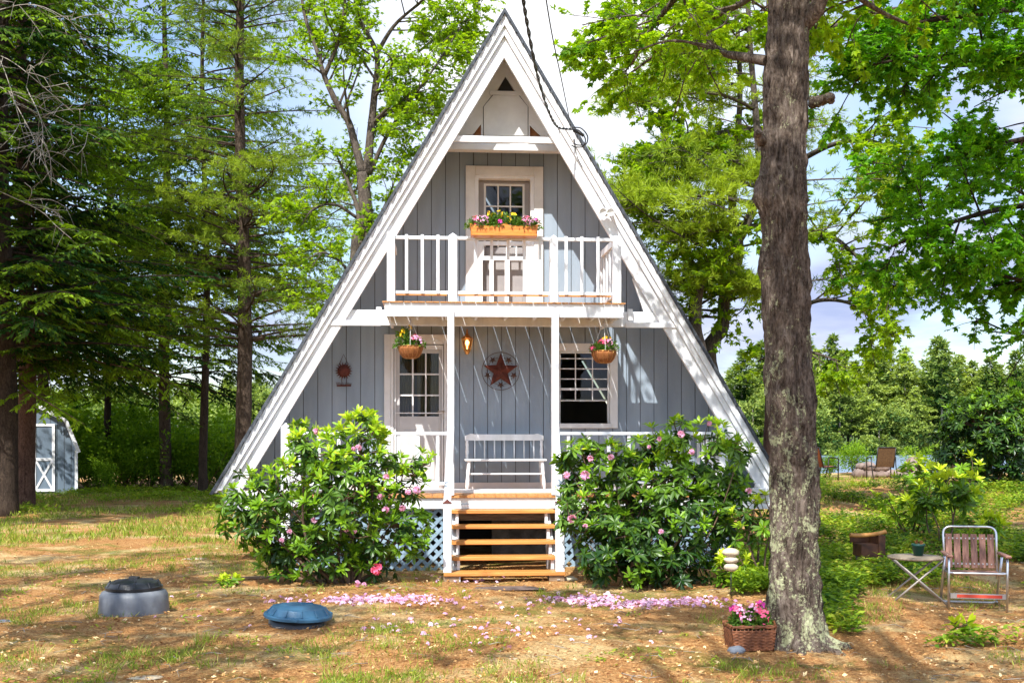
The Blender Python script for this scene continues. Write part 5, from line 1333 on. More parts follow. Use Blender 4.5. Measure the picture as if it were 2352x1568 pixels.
def freetree(name, label, base, limbs, bark, leafmt, size, shape, tb, leafn, group=None, cat_='tree'):
    t = thing(name, label, cat_, base, 0, group); W = MB(); A = []
    for pts, r0, r1, ns, sl, dp, *o in limbs:
        kw = o[0] if o else {}
        bough(W, A, [p - base for p in pts], r0, r1, ns, sl, dp, leafn=kw.pop('leafn', leafn), **kw)
    W.build('trunk', bark, t)
    if A: crown(A, size, leafmt, t, shape, tb)
    return t
# maple just outside the right edge, its boughs hang into the picture
b0 = Vector((7.9, 13.8, GZ(7.9, 13.8)))
PP = lambda *q: [P(*c) for c in q]
freetree('maple_tree', 'leafy maple whose boughs hang into the picture from beyond the right edge', b0, [
    ([b0, b0 + Vector((.1, 0, 3)), b0 + Vector((0, .2, 6)), b0 + Vector((.2, 0, 9))], .22, .10, 0, 1, 0),
    (PP((2640, 300, 13.8), (2480, 210, 13), (2352, 165, 12.4), (2250, 150, 12.2), (2130, 128, 12), (2000, 150, 11.8)), .06, .012, 20, 1.15, 1, dict(up=.0, flat=.35)),
    (PP((2640, 520, 13.8), (2450, 470, 13.2), (2300, 480, 12.8), (2160, 520, 12.6), (2040, 570, 12.6)), .05, .01, 20, 1.05, 1, dict(up=.0, flat=.35)),
    (PP((2640, 60, 13.8), (2400, 20, 12.8), (2200, 40, 12), (2050, 60, 11.8)), .05, .01, 18, 1.2, 1, dict(up=.0, flat=.35)),
    (PP((2640, 420, 13.8), (2450, 320, 13.8), (2300, 330, 14), (2120, 380, 14), (1990, 400, 14)), .05, .01, 18, 1.15, 1, dict(up=.0, flat=.35)),
    (PP((2640, 640, 13.8), (2480, 640, 13.2), (2330, 640, 13), (2220, 590, 13)), .04, .01, 15, .95, 1, dict(up=.0, flat=.35)),
    (PP((2640, -200, 13.8), (2400, -160, 12.8), (2250, -80, 12)), .05, .01, 14, 1.3, 1, dict(up=-.1, flat=.35)),
    (PP((2640, 700, 13.8), (2480, 760, 13.6), (2350, 770, 13.4), (2240, 730, 13.4)), .03, .008, 7, .7, 1, dict(up=.0, leafn=3)),
], bark_dark, maple_green, .088, 'maple', .52, 16)
# oak behind the big maple, trunk hidden by it
b0 = P(1832, 1065, 21.5); b0.z = GZ(b0.x, b0.y)
freetree('oak_tree', 'leafy oak behind the big maple trunk filling the gap above the lake', b0, [
    ([b0, P(1826, 850, 21.5), P(1818, 600, 21.5), P(1815, 300, 21.5), P(1830, -100, 21.5), P(1830, -500, 21.5)], .17, .08, 0, 1, 0),
    (PP((1820, 720, 21.5), (1880, 690, 20), (1960, 700, 19.5), (2030, 760, 19.4)), .05, .012, 12, 1.2, 1, {}),
    (PP((1820, 560, 21.5), (1900, 540, 20), (1980, 600, 19.6), (2070, 690, 19.4)), .06, .012, 15, 1.5, 1, {}),
    (PP((1818, 520, 21.5), (1720, 520, 20), (1620, 540, 19.6), (1520, 560, 19.4)), .06, .012, 16, 1.5, 1, {}),
    (PP((1816, 380, 21.5), (1920, 330, 20), (2020, 330, 19.5), (2120, 400, 19)), .06, .012, 15, 1.7, 1, {}),
    (PP((1816, 300, 21.5), (1700, 300, 20), (1560, 330, 19.6), (1430, 400, 19.2)), .07, .012, 17, 1.6, 1, {}),
    (PP((1816, 120, 21.5), (1700, 60, 20), (1560, 40, 19.6), (1430, 100, 19.2)), .07, .012, 16, 1.8, 1, {}),
    (PP((1816, 100, 21.5), (1920, 60, 20), (2060, 20, 19.6), (2160, 60, 19.2)), .07, .012, 14, 1.8, 1, {}),
    (PP((1818, 640, 21.5), (1720, 640, 20), (1640, 680, 19.8), (1580, 720, 19.8)), .05, .012, 11, 1.2, 1, {}),
    (PP((1816, -200, 21.5), (1700, -160, 20), (1500, -100, 19.6), (1400, -60, 19.2)), .07, .012, 11, 1.8, 1, {}),
    (PP((1816, -200, 21.5), (1960, -160, 20), (2120, -100, 19.6), (2260, -60, 19.2)), .07, .012, 10, 1.8, 1, {}),
    (PP((1820, 800, 21.5), (1870, 810, 20.2), (1930, 830, 20)), .04, .012, 7, .8, 1, {}),
    (PP((1820, 800, 21.5), (1780, 810, 20.2), (1740, 830, 20)), .04, .012, 6, .8, 1, {}),
], bark_oak, oak_leaf, .12, 'maple', .55, 11)
# double trunked oak behind the left slope of the roof
b0 = P(842, 1075, 24.0); b0.z = GZ(b0.x, b0.y)
freetree('oak_tree', 'forked grey oak with bright sunlit leaves behind the left slope of the roof', b0, [
    ([b0, P(852, 800, 24), P(850, 640, 24), P(846, 537, 24), P(838, 457, 24), P(833, 397, 24)], .18, .13, 0, 1, 0),
    (PP((833, 397, 24), (815, 330, 24), (800, 279, 24), (773, 236, 24), (744, 172, 24), (725, 107, 24.2), (698, 27, 24.4), (680, -120, 24.5)), .09, .025, 16, 1.5, 1, dict(tmin=.15)),
    (PP((843, 400, 24), (852, 300, 24), (860, 215, 24), (865, 124, 24), (822, 32, 24), (805, -100, 24)), .10, .025, 17, 1.6, 1, dict(tmin=.1)),
    (PP((744, 177, 24), (773, 107, 23.8), (788, 40, 23.6), (800, -80, 23.6)), .05, .02, 10, 1.3, 1, {}),
    (PP((849, 400, 24), (886, 317, 23.8), (935, 242, 23.6), (994, 161, 23.4), (1060, 60, 23.4)), .05, .015, 20, 1.4, 1, {}),
    (PP((858, 285, 24), (885, 262, 24.2), (913, 252, 24.4), (995, 263, 24.6)), .055, .012, 13, 1.2, 1, {}),
    (PP((865, 124, 24), (905, 60, 24), (960, 10, 23.6), (1040, -60, 23)), .05, .012, 13, 1.6, 1, {}),
    (PP((960, 120, 24), (1040, 60, 24), (1110, 40, 23.6)), .03, .01, 14, 1.0, 1, {}),
    (PP((846, 540, 24), (880, 480, 24), (905, 420, 23.8), (925, 350, 23.8)), .035, .01, 12, .9, 1, {}),
    (PP((848, 640, 24), (830, 560, 24.4), (822, 483, 24.6), (800, 420, 24.8), (770, 350, 25)), .09, .02, 12, 1.2, 1, dict(tmin=.5)),
    ([b0, P(806, 800, 24.6), P(812, 640, 24.6), P(818, 540, 24.6)], .12, .10, 0, 1, 0),
    (PP((812, 640, 24.6), (780, 600, 24.4), (740, 580, 24), (700, 600, 24)), .04, .01, 12, 1.0, 1, {}),
    (PP((815, 600, 24.6), (850, 560, 24.4), (880, 530, 24)), .03, .01, 9, .9, 1, {}),
    (PP((806, 740, 24.6), (770, 700, 24.4), (735, 690, 24)), .03, .01, 9, .8, 1, {}),
    (PP((820, 500, 24.6), (770, 470, 24.4), (720, 480, 24), (690, 520, 24)), .04, .01, 12, 1.0, 1, {}),
], bark_oak, oak_leaf, .125, 'oak', .66, 11)

# ------------------------------------------------------------------ conifers
def needles(b, path, ln, rng, spray, tint, kind, droop=.25):
    """hemlock: flat sprays left and right of every twig; pine: tufts"""
    pass
def conifer(name, label, px, dist, H, tr, zlow, nb, Lmax, seed, mt, bark, kind='hemlock', lean=0, tb=.35, bare=0, group=None, base=None, top_only=None, dens=1.0, az_bias=None, trunkpts=None):
    rng = np.random.default_rng(seed); x, y = GP(px, dist) if base is None else base
    z0 = GZ(x, y); t = thing(name, label, 'tree', (x, y, z0), 0, group); W = MB(); b = MB()
    tpts = trunkpts or [Vector((lean * s * H + .06 * math.sin(s * 9 + seed), .05 * math.sin(s * 7), s * H - .1)) for s in np.linspace(0, 1, 16)]
    path = cat(tpts, 4); n = len(path)
    rad = [tr * (1 - .8 * i / n) * (1 + .25 * math.exp(-max(p.z, 0) / .35)) for i, p in enumerate(path)]
    W.tube(path, rad, 14, rough=.05)
    Pz = np.array([p.z for p in path]); PV = np.array([tuple(p) for p in path])
    pos, dr, tn = [], [], []
    def at(z): return np.array([np.interp(z, Pz, PV[:, k]) for k in range(3)])
    zs = np.sort(rng.uniform(zlow, H * .97, nb))
    for z in zs:
        f = (z - zlow) / (H - zlow); az = rng.uniform(0, 2 * math.pi)
        if az_bias is not None and rng.random() < .6: az = az_bias + rng.normal(0, .6)
        Lb = Lmax * (1 - f) ** .6 * rng.uniform(.55, 1.1) + .3
        el = rng.uniform(-.12, .42) if kind == 'hemlock' else rng.uniform(-.02, .3)
        s = np.linspace(0, 1, 10); hx = Lb * s; hz = Lb * (math.tan(el) * s - .24 * s ** 2 * (1 if kind == 'hemlock' else .3))
        wob = rng.normal(0, .08) * Lb * np.sin(s * 3)
        bp = at(z) + np.stack([np.cos(az) * hx - np.sin(az) * wob, np.sin(az) * hx + np.cos(az) * wob, hz], 1)
        W.tube(bp, np.linspace(max(.014, tr * .17 * (1 - f * .5)), .004, 10), 5, cap=False)
        if z < bare: 
            for q in range(6):
                i = rng.integers(3, 9); e = bp[i] + rng.normal(0, .35, 3) * [1, 1, .5]; W.tube([bp[i], (bp[i] + e) / 2 + rng.normal(0, .04, 3), e], [.006, .004, .002], 3, cap=False)
            continue
        stp = .17 if kind == 'hemlock' else .22
        nt_ = max(4, int(Lb * .85 / stp * dens)); sd = 1
        tcl = rng.normal(0, .2)
        for q in range(nt_):
            u = .14 + .86 * (q + rng.random()) / nt_; sd = -sd; i = min(8, int(u * 9)); p = bp[i] + (bp[i + 1] - bp[i]) * (u * 9 - i)
            bd = unit((bp[i + 1] - bp[i])[None])[0]; lat = np.array([-bd[1], bd[0], 0]); lat /= np.linalg.norm(lat) + 1e-9
            td = unit((lat * sd * .85 + bd * .65 + [0, 0, rng.normal(-.18, .22)])[None])[0]
            tl = (.30 * Lb * (1 - u) + .22) * rng.uniform(.6, 1.2)
            if kind == 'pine': tl = rng.uniform(.2, .5) + .12 * Lb * (1 - u)
            e = p + td * tl + [0, 0, -.12 * tl * (1 if kind == 'hemlock' else -.6)]
            W.tube([p, e], [.005, .002], 3, cap=False)
            if kind == 'hemlock':
                m_ = max(3, int(tl / .058)); v = (np.arange(m_) + rng.random(m_)) / m_; pp = p + (e - p) * v[:, None]
                l2 = np.array([-td[1], td[0], 0]); 
                for s2 in (-1, 1):
                    d2 = td * .75 + l2 * s2 * .8 + rng.normal(0, .18, (m_, 3)); d2[:, 2] -= .25
                    pos.append(pp); dr.append(d2); tn.append(np.clip(tb + tcl + .34 * (v - .45) + .5 * (u - .6) + rng.normal(0, .1, m_), 0, 1))  # inner twigs tinted darker, tips lighter: crown shade put into the needle colour
            else:
                m_ = 3
                for w in (.45, .75, 1.0):
                    c = p + (e - p) * w; k2 = 13; d2 = rng.normal(size=(k2, 3)) + td * 1.1 + [0, 0, .35]
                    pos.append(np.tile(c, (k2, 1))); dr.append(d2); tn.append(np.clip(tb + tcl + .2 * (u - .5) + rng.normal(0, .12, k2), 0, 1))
    pos = np.concatenate(pos); dr = np.concatenate(dr); tn = np.concatenate(tn); m_ = len(pos)
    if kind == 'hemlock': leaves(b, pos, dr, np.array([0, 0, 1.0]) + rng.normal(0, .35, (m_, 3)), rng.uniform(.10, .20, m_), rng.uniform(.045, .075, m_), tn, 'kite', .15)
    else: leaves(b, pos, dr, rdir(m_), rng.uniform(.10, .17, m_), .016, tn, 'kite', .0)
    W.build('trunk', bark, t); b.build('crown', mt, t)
    return t
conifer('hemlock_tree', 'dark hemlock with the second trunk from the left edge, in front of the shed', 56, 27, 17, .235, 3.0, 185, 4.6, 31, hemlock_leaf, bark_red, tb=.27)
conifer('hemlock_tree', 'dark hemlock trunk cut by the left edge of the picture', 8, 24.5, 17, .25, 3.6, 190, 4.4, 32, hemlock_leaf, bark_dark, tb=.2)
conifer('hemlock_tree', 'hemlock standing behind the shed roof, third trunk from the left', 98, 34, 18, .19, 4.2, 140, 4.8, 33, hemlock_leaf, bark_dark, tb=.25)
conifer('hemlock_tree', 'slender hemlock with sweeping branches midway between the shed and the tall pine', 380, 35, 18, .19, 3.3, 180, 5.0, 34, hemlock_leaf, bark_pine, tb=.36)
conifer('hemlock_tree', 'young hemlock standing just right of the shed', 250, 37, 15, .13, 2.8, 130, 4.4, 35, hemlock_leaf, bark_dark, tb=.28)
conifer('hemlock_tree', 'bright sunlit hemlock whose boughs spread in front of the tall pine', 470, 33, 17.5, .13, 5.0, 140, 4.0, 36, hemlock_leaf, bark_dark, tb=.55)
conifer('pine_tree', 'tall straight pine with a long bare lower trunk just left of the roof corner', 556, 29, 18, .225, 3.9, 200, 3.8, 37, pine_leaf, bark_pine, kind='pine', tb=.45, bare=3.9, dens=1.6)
# crooked pine right of the roof
b0x, b0y = GP(1640, 19.3); bz = GZ(b0x, b0y)
def crooked(px0, pts, seed, label, dist, nb, Lm, zl, az, tr=.15):
    x, y = GP(px0, dist); z0 = GZ(x, y); bb = Vector((x, y, z0)); tp_ = [P(a, c, dist) - bb for a, c in pts]; tp_[0].z = -.1
    return conifer('pine_tree', label, px0, dist, tp_[-1].z, tr, zl, nb, Lm, seed, pine_leaf, bark_oak, kind='pine', tb=.62, trunkpts=tp_, dens=1.5, az_bias=az)
crooked(1610, [(1610, 1070), (1612, 900), (1606, 806), (1596, 750), (1601, 670), (1622, 618), (1690, 560), (1732, 470), (1745, 400), (1735, 250), (1720, 60), (1715, -150)], 41, 'crooked dark pine with pale green boughs right of the roof, left one of the pair', 19.3, 40, 3.3, 4.3, math.pi)
crooked(1628, [(1645, 1070), (1650, 950), (1628, 806), (1660, 752), (1665, 671), (1698, 580), (1682, 483), (1690, 380), (1700, 200), (1690, 0)], 42, 'right and more strongly bent one of the two crooked pines right of the roof', 20.0, 34, 3.2, 3.4, math.pi)
conifer('pine_tree', 'straight reddish pine trunk seen just left of the big maple trunk', 1771, 24.5, 15, .155, 7.5, 40, 2.4, 43, pine_leaf, bark_red, kind='pine', tb=.5)

# dense soft boughs of the crooked pines
def pine_boughs(tree, paths, seed):
    rng = np.random.default_rng(seed); o = tree.location
    for pts, th in paths:
        W = MB(); b = MB(); pos = []; dr = []; tn = []
        pth = cat([p - o for p in pts], 8); W.tube(pth, np.linspace(.035, .008, len(pth)), 6); ar = np.array([tuple(p) for p in pth]); n = len(ar)
        for q in range(int(85 * th)):
            u = rng.uniform(.1, 1) * (n - 1.01); i = int(u); p = ar[i] + (ar[i + 1] - ar[i]) * (u - i); d = rng.normal(size=3) * [1, 1, .28]; d /= np.linalg.norm(d); ln = rng.uniform(.25, .75) * th
            e = p + d * ln + [0, 0, .10]; W.tube([p, e], [.006, .003], 3, cap=False); cl = rng.normal(0, .1)
            for w in (.4, .6, .8, 1.0):
                c = p + (e - p) * w; k2 = 17; d2 = rng.normal(size=(k2, 3)) + d * .9 + [0, 0, .55]; pos.append(np.tile(c, (k2, 1))); dr.append(d2); tn.append(np.clip(.80 + cl + .15 * (w - .5) + rng.normal(0, .12, k2), 0, 1))
        pos = np.concatenate(pos); m_ = len(pos); leaves(b, pos, np.concatenate(dr), rdir(m_), rng.uniform(.10, .16, m_), .014, np.concatenate(tn), 'kite', 0)
        wb = W.build('bough', bark_oak, tree); b.build('bough_needles', pine_leaf, wb)
q1 = bpy.data.objects['pine_tree.001']; q2 = bpy.data.objects['pine_tree.002']
pine_boughs(q1, [(PP((1742, 430, 19.3), (1620, 405, 18.8), (1480, 430, 18.4), (1360, 455, 18.0)), .95), (PP((1740, 470, 19.3), (1620, 450, 18.3), (1500, 468, 17.8), (1400, 480, 17.8)), .9), (PP((1735, 250, 19.3), (1640, 215, 18.8), (1500, 225, 18.6), (1400, 255, 18.4)), .9), (PP((1700, 560, 19.3), (1640, 530, 18.8), (1560, 545, 18.8)), .7)], 51)
pine_boughs(q2, [(PP((1690, 600, 19.8), (1620, 640, 19.4), (1550, 655, 19.0), (1500, 660, 18.8)), 1.0), (PP((1690, 360, 19.8), (1600, 345, 19.4), (1480, 360, 18.8)), .9), (PP((1695, 130, 19.8), (1640, 120, 19.2), (1560, 150, 18.8)), .9), (PP((1668, 690, 19.8), (1720, 660, 19.4), (1770, 670, 19.0)), .8), (PP((1696, 420, 19.8), (1740, 400, 19.4), (1770, 390, 19.0)), .8)], 52)

# dead grey branches at the upper left
dt = thing('dead_branches', 'tangle of bare grey dead branches hanging from the leftmost hemlocks', 'branches', P(40, 300, 22.5))
W = MB(); b0 = dt.location; rg = random.Random(5)
for (px, py, ex, ey) in ((-30, 30, 200, 70), (-20, 120, 170, 260), (0, 200, 230, 320), (20, 210, 110, 400), (-20, 90, 60, 330), (60, 200, 90, 380), (0, 440, 130, 520)):
    a = P(px, py, 22.6) - b0; e = P(ex, ey, 21.2 + rg.random()) - b0
    mid = (a + e) / 2 + Vector((rg.gauss(0, .15), 0, rg.uniform(-.1, .35)))
    bough(W, [], [a, mid, e], .011, .003, 6, .9, 1, up=-.1, leafn=0, k=5, twig=.45)
W.build('twigs', dead_twig, dt)

# ------------------------------------------------------------------ shrubs on the left edge of the clearing
protos = []
def shrub_mesh(seed, r=1.2, n=2600):
    rng = np.random.default_rng(seed); b = MB(); cs = rng.normal(0, .45, (11, 3)) * [1, .8, .45] + [0, 0, .75]; rs = rng.uniform(.35, .6, 11)
    k = rng.integers(0, 11, n); d = unit(rng.normal(size=(n, 3)) + [0, 0, .2]); p = cs[k] + d * rs[k][:, None] * rng.uniform(.5, 1.08, (n, 1)); p[:, 2] = np.abs(p[:, 2])
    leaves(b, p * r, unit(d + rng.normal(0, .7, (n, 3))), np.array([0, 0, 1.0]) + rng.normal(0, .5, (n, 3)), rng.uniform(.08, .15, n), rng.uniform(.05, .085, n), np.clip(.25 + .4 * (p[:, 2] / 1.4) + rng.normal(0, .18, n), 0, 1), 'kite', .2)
    s = MB()
    for c in cs: s.tube([(0, 0, -.05), tuple(c * r * .5 + rng.normal(0, .05, 3)), tuple(c * r)], [.02, .012, .005], 5)
    return b.mesh('shrub_foliage', shrub_leaf), s.mesh('shrub_stems', stem_mat)
protos = [shrub_mesh(s) for s in (1, 2, 3)]
spots = [(200, 35.5, .9, 'dark green shrub right against the side of the shed'), (235, 33.5, .55, 'low bright shrub beside the right corner of the shed'), (270, 36, 1.1, 'leafy shrub second in the row right of the shed'), (318, 35, .8, 'low shrub under the young hemlock'), (345, 37, 1.3, 'tall rounded shrub in the middle of the row behind the clearing'),
         (400, 35.5, .9, 'rounded shrub at the foot of the slender hemlock'), (430, 37.5, 1.3, 'tall shrub between the slender hemlock and the tall pine'), (470, 35.5, 1.0, 'shrub just left of the tall pine trunk'), (515, 37, 1.25, 'shrub directly behind the tall pine trunk'), (580, 36, 1.2, 'shrub half hidden by the left corner of the roof'), (290, 38.5, 1.7, 'tallest dark shrub behind the young hemlock'), (500, 39.5, 1.5, 'dark shrub at the back, above the shrub line left of the tall pine'), (640, 37, 1.2, 'shrub hidden mostly behind the left end of the house'),
         (150, 38, 1.6, 'tall dark shrub rising behind the shed roof'), (30, 37, 1.7, 'dark shrub behind the shed at the left edge'), (1720, 34, .8, 'low shrub behind the foot of the right roof slope'), (1960, 35, .55, 'bushy shrub between the patio chairs on the lake bank'), (2165, 34.5, .6, 'low bright shrub right of the fire pit boulder'), (1905, 33, .4, 'small bright bush under the orange patio chair')]
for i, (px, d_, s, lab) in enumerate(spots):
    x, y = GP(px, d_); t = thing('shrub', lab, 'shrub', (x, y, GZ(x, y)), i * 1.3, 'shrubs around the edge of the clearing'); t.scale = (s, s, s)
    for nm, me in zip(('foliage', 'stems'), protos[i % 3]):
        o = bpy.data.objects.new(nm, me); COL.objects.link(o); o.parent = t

# ------------------------------------------------------------------ far shore and hill
def far_pine(seed, H, wide=.2, open_=.25, tb=.25):
    rng = np.random.default_rng(seed); b = MB(); pos = []; d = []; tn = []
    b.tube([(0, 0, -.5), (0, 0, H * .5), (0, 0, H * .97)], [.22, .16, .04], 6, mi=1)
    zs = np.linspace(H * open_, H, 30)
    for z in zs:
        f = (z - H * open_) / (H * (1 - open_)); L2 = H * wide * min(1, 1.9 * max(0, 1 - f)) ** .9 * rng.uniform(.45, 1.15) + .3
        for q in range(6):
            az = rng.uniform(0, 6.28); m_ = max(2, int(L2 * 2.2)); s = (np.arange(m_) + rng.random(m_)) / m_
            pp = np.stack([np.cos(az) * L2 * s, np.sin(az) * L2 * s, z + .12 * L2 * s + rng.normal(0, .12, m_)], 1)
            for w in range(5):
                pos.append(pp); dd = np.stack([np.cos(az + rng.normal(0, .9, m_)), np.sin(az + rng.normal(0, .9, m_)), rng.normal(.15, .35, m_)], 1); d.append(dd); tn.append(np.clip(tb + .5 * s - .25 * (1 - f) + rng.normal(0, .18, m_), 0, 1))
    pos = np.concatenate(pos); m_ = len(pos)
    leaves(b, pos, np.concatenate(d), np.array([0, 0, 1.]) + rng.normal(0, .4, (m_, 3)), rng.uniform(.4, 1.0, m_), rng.uniform(.2, .42, m_), np.concatenate(tn), 'kite', .1)
    return b.mesh('far_pine', [far_leaf, dead_twig])
def far_round(seed, H):
    rng = np.random.default_rng(seed); b = MB(); b.tube([(0, 0, -.5), (0, 0, H * .7)], [.2, .1], 6, mi=1)
    cs = rng.normal(0, 1, (14, 3)) * [H * .15, H * .15, H * .2] + [0, 0, H * .58]; rs = rng.uniform(.10, .17, 14) * H; n = 2600; k = rng.integers(0, 14, n)
    dd = unit(rng.normal(size=(n, 3)) + [0, 0, .25]); p = cs[k] + dd * rs[k][:, None] * rng.uniform(.6, 1.08, (n, 1)); p[:, 2] = np.maximum(p[:, 2], .3)
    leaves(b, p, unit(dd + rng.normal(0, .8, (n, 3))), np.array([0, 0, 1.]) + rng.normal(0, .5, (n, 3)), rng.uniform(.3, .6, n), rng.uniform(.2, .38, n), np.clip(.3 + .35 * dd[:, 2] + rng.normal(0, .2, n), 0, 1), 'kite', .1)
    return b.mesh('far_round', [far_leaf, dead_twig])
FP = [far_pine(1, 17, .21, .36, .25), far_pine(2, 15, .26, .3, .42), far_pine(3, 17.5, .18, .45, .05), far_pine(4, 13, .25, .2, .3)]
FR = [far_round(5, 11), far_round(6, 9), far_round(7, 5.5)]
rg = random.Random(11)
def far_tree(x, y, me, s, label, group, name):
    o = bpy.data.objects.new(name, me); COL.objects.link(o); o.location = (x, y, GZ(x, y) - .2); o.rotation_euler = (0, 0, rg.uniform(0, 6.28)); o.scale = (s, s, s * rg.uniform(.92, 1.08))
    return tag(o, label, 'tree', group)
for i in range(104):      # right shore
    px = 1660 + (2420 - 1660) * (i + rg.random()) / 104; row = i % 4; d_ = 191 + row * 7 + rg.uniform(-2, 2)
    x = (px - CX) * d_ / F
    if (row == 0 and rg.random() < .35) or rg.random() < .38: far_tree(x, d_ - 1, FR[rg.choice((2, 2, 1) if row == 0 else (0, 0, 1))], rg.uniform(.8, 1.3), 'rounded leafy tree at the waterline on the far right shore of the lake', 'leafy trees along the far right shore', 'lakeside_tree')
    else: far_tree(x, d_, FP[rg.randrange(4)], rg.uniform(.7, 1.2), 'tall pale-stemmed pine in the wood on the far right shore of the lake', 'pines in the wood across the lake on the right', 'lakeside_pine')
for i in range(150):      # left hill
    px = -20 + 680 * rg.random(); row = i % 6; d_ = 192 + row * 18 + rg.uniform(-6, 6); x = (px - CX) * d_ / F
    if rg.random() < .5: far_tree(x, d_, FR[rg.choice((0, 0, 1))], rg.uniform(.75, 1.05), 'rounded green tree on the wooded hill across the water on the left', 'leafy trees on the hill behind the left trees', 'hillside_tree')
    else: far_tree(x, d_, FP[rg.randrange(4)], rg.uniform(.5, .72), 'pointed conifer on the wooded hill across the water on the left', 'conifers on the hill behind the left trees', 'hillside_conifer')

for i in range(30):       # the stretch of shore hidden by the house
    px = 700 + 950 * (i + rg.random()) / 30; d_ = 194 + (i % 3) * 9; far_tree((px - CX) * d_ / F, d_, FP[rg.randrange(4)], rg.uniform(.6, .95), 'pine on the stretch of far shore hidden behind the house', 'pines on the far shore behind the house', 'shore_pine')

# ------------------------------------------------------------------ trees behind the camera, which throw the dappled shade on the yard
def shade_tree(cx_, cy_, seed, own=None, H=11, n=5200, spread=2.6, zc=7.5, name='shade_tree', lab='', hh=.35):
    rng = np.random.default_rng(seed); x, y = own or (cx_ * 1.15, -3.5 - seed % 3); ox, oy = cx_ - x, cy_ - y; t = thing('shade_tree', lab, 'tree', (x, y, GZ(x, y)), 0, 'trees behind the camera'); W = MB(); b = MB()
    W.tube(cat([(0, 0, -.2), (.1, 0, zc * .55), (ox * .3, oy * .3, zc * .9), (ox * .6, oy * .6, H)], 6), np.linspace(.2, .05, 19), 10)
    cs = rng.normal(0, 1, (26, 3)) * [spread * .62, spread * .62, H * hh * .35] + [ox, oy, zc]; rs = rng.uniform(.25, .6, 26)
    for c in cs: W.tube([(ox * .1, oy * .1, zc * .62), tuple(c * [.5, .5, .9]), tuple(c)], [.05, .03, .012], 5)
    k = rng.integers(0, 26, n); d = unit(rng.normal(size=(n, 3))); p = cs[k] + d * rs[k][:, None] * rng.uniform(.2, 1.3, (n, 1)) * [1.3, 1.3, .7]
    leaves(b, p, unit(d + rng.normal(0, .8, (n, 3))), np.array([0, 0, 1.]) + rng.normal(0, .5, (n, 3)), rng.uniform(.12, .2, n), rng.uniform(.08, .14, n), rng.random(n), 'kite', .2)
    W.build('trunk', bark_dark, t); b.build('crown', oak_leaf, t)
def shadow_src(gx, gy, h): return gx - SUN_DIR.x / -SUN_DIR.z * h, gy - SUN_DIR.y / -SUN_DIR.z * h     # crown centre at height h that shades the ground point
for i, (gx, gy, h, sp_, n, lab) in enumerate(((-5.4, 12.6, 8.5, 2.2, 3600, 'broadleaf tree behind the camera, far left'), (-2.6, 10.4, 9.5, 1.4, 1300, 'broadleaf tree behind the camera, left of centre'),
        (2.6, 12.3, 9.5, 1.9, 2200, 'broadleaf tree behind the camera, right of centre'), (5.6, 12.4, 8.5, 2.6, 4800, 'broadleaf tree behind the camera, far right'))):
    x, y = shadow_src(gx, gy, h); shade_tree(x, y, 60 + i, None, h + 2.5, n, sp_, h, lab=lab)

for i, (x, y, H, zc, sp_, n, lab) in enumerate(((-14.0, 20.5, 15, 10, 2.3, 9000, 'tall dense tree beyond the left edge, level with the hemlocks'), (-11.6, 16.5, 14, 9.5, 2.0, 7000, 'tall dense tree beyond the left edge, nearer the camera'))):
    shade_tree(x, y, 80 + i, (x, y), H, n, sp_, zc, lab=lab, hh=.6)
# ------------------------------------------------------------------ ground cover (nobody could count it)
def nfield(x, y, s, seed=0): return np.array([mnoise.noise(Vector((a * s + seed * 9.1, b_ * s - seed * 4.7, seed))) for a, b_ in zip(x, y)])
def in_house(x, y):
    dx, dy = x - HO.x, y - HO.y; u = dx * HU.x + dy * HU.y; v = dx * HV.x + dy * HV.y
    return (np.abs(u) < 3.0) & (v > VF - .02) & (v < 8.5)
rng = np.random.default_rng(99)
def scatter(n, d0, d1, p0, p1, power=1.0):
    d = d0 + (d1 - d0) * rng.random(n) ** power; px = rng.uniform(p0, p1, n); return (px - CX) * d / F, d
# needle litter and dead leaves
b = MB(); n = 90000; x, y = scatter(n, 7.4, 19, -80, 2440, 1.3); k = ~in_house(x, y); x, y = x[k], y[k]; n = len(x)
z = gz(x, y) + rng.uniform(.006, .018, n); a = rng.uniform(0, 6.28, n); d = np.stack([np.cos(a), np.sin(a), rng.normal(0, .12, n)], 1)
leaves(b, np.stack([x, y, z], 1), d, [0, 0, 1.0], rng.uniform(.03, .10, n), rng.uniform(.0025, .005, n), np.clip(rng.normal(.4, .25, n), 0, 1), 'kite')
n = 9000; x, y = scatter(n, 7.4, 18, -80, 2440, 1.2); k = ~in_house(x, y); x, y = x[k], y[k]; n = len(x); z = gz(x, y) + .014; a = rng.uniform(0, 6.28, n)
leaves(b, np.stack([x, y, z], 1), np.stack([np.cos(a), np.sin(a), rng.normal(.1, .2, n)], 1), np.array([0, 0, 1.]) + rng.normal(0, .35, (n, 3)), rng.uniform(.015, .05, n), rng.uniform(.012, .03, n), rng.random(n), 'kite', .1)
n = 1500; x, y = scatter(n, 7.5, 15, -80, 2440, 1.2); k = ~in_house(x, y); x, y = x[k], y[k]; n = len(x); a = rng.uniform(0, 6.28, n)
leaves(b, np.stack([x, y, gz(x, y) + .02], 1), np.stack([np.cos(a), np.sin(a), rng.normal(.15, .3, n)], 1), np.array([0, 0, 1.]) + rng.normal(0, .5, (n, 3)), rng.uniform(.03, .07, n), rng.uniform(.03, .05, n), rng.random(n) ** .6, 'oak', .3)
tag(b.build('leaf_litter', litter_mat), None, None, None, 'stuff')
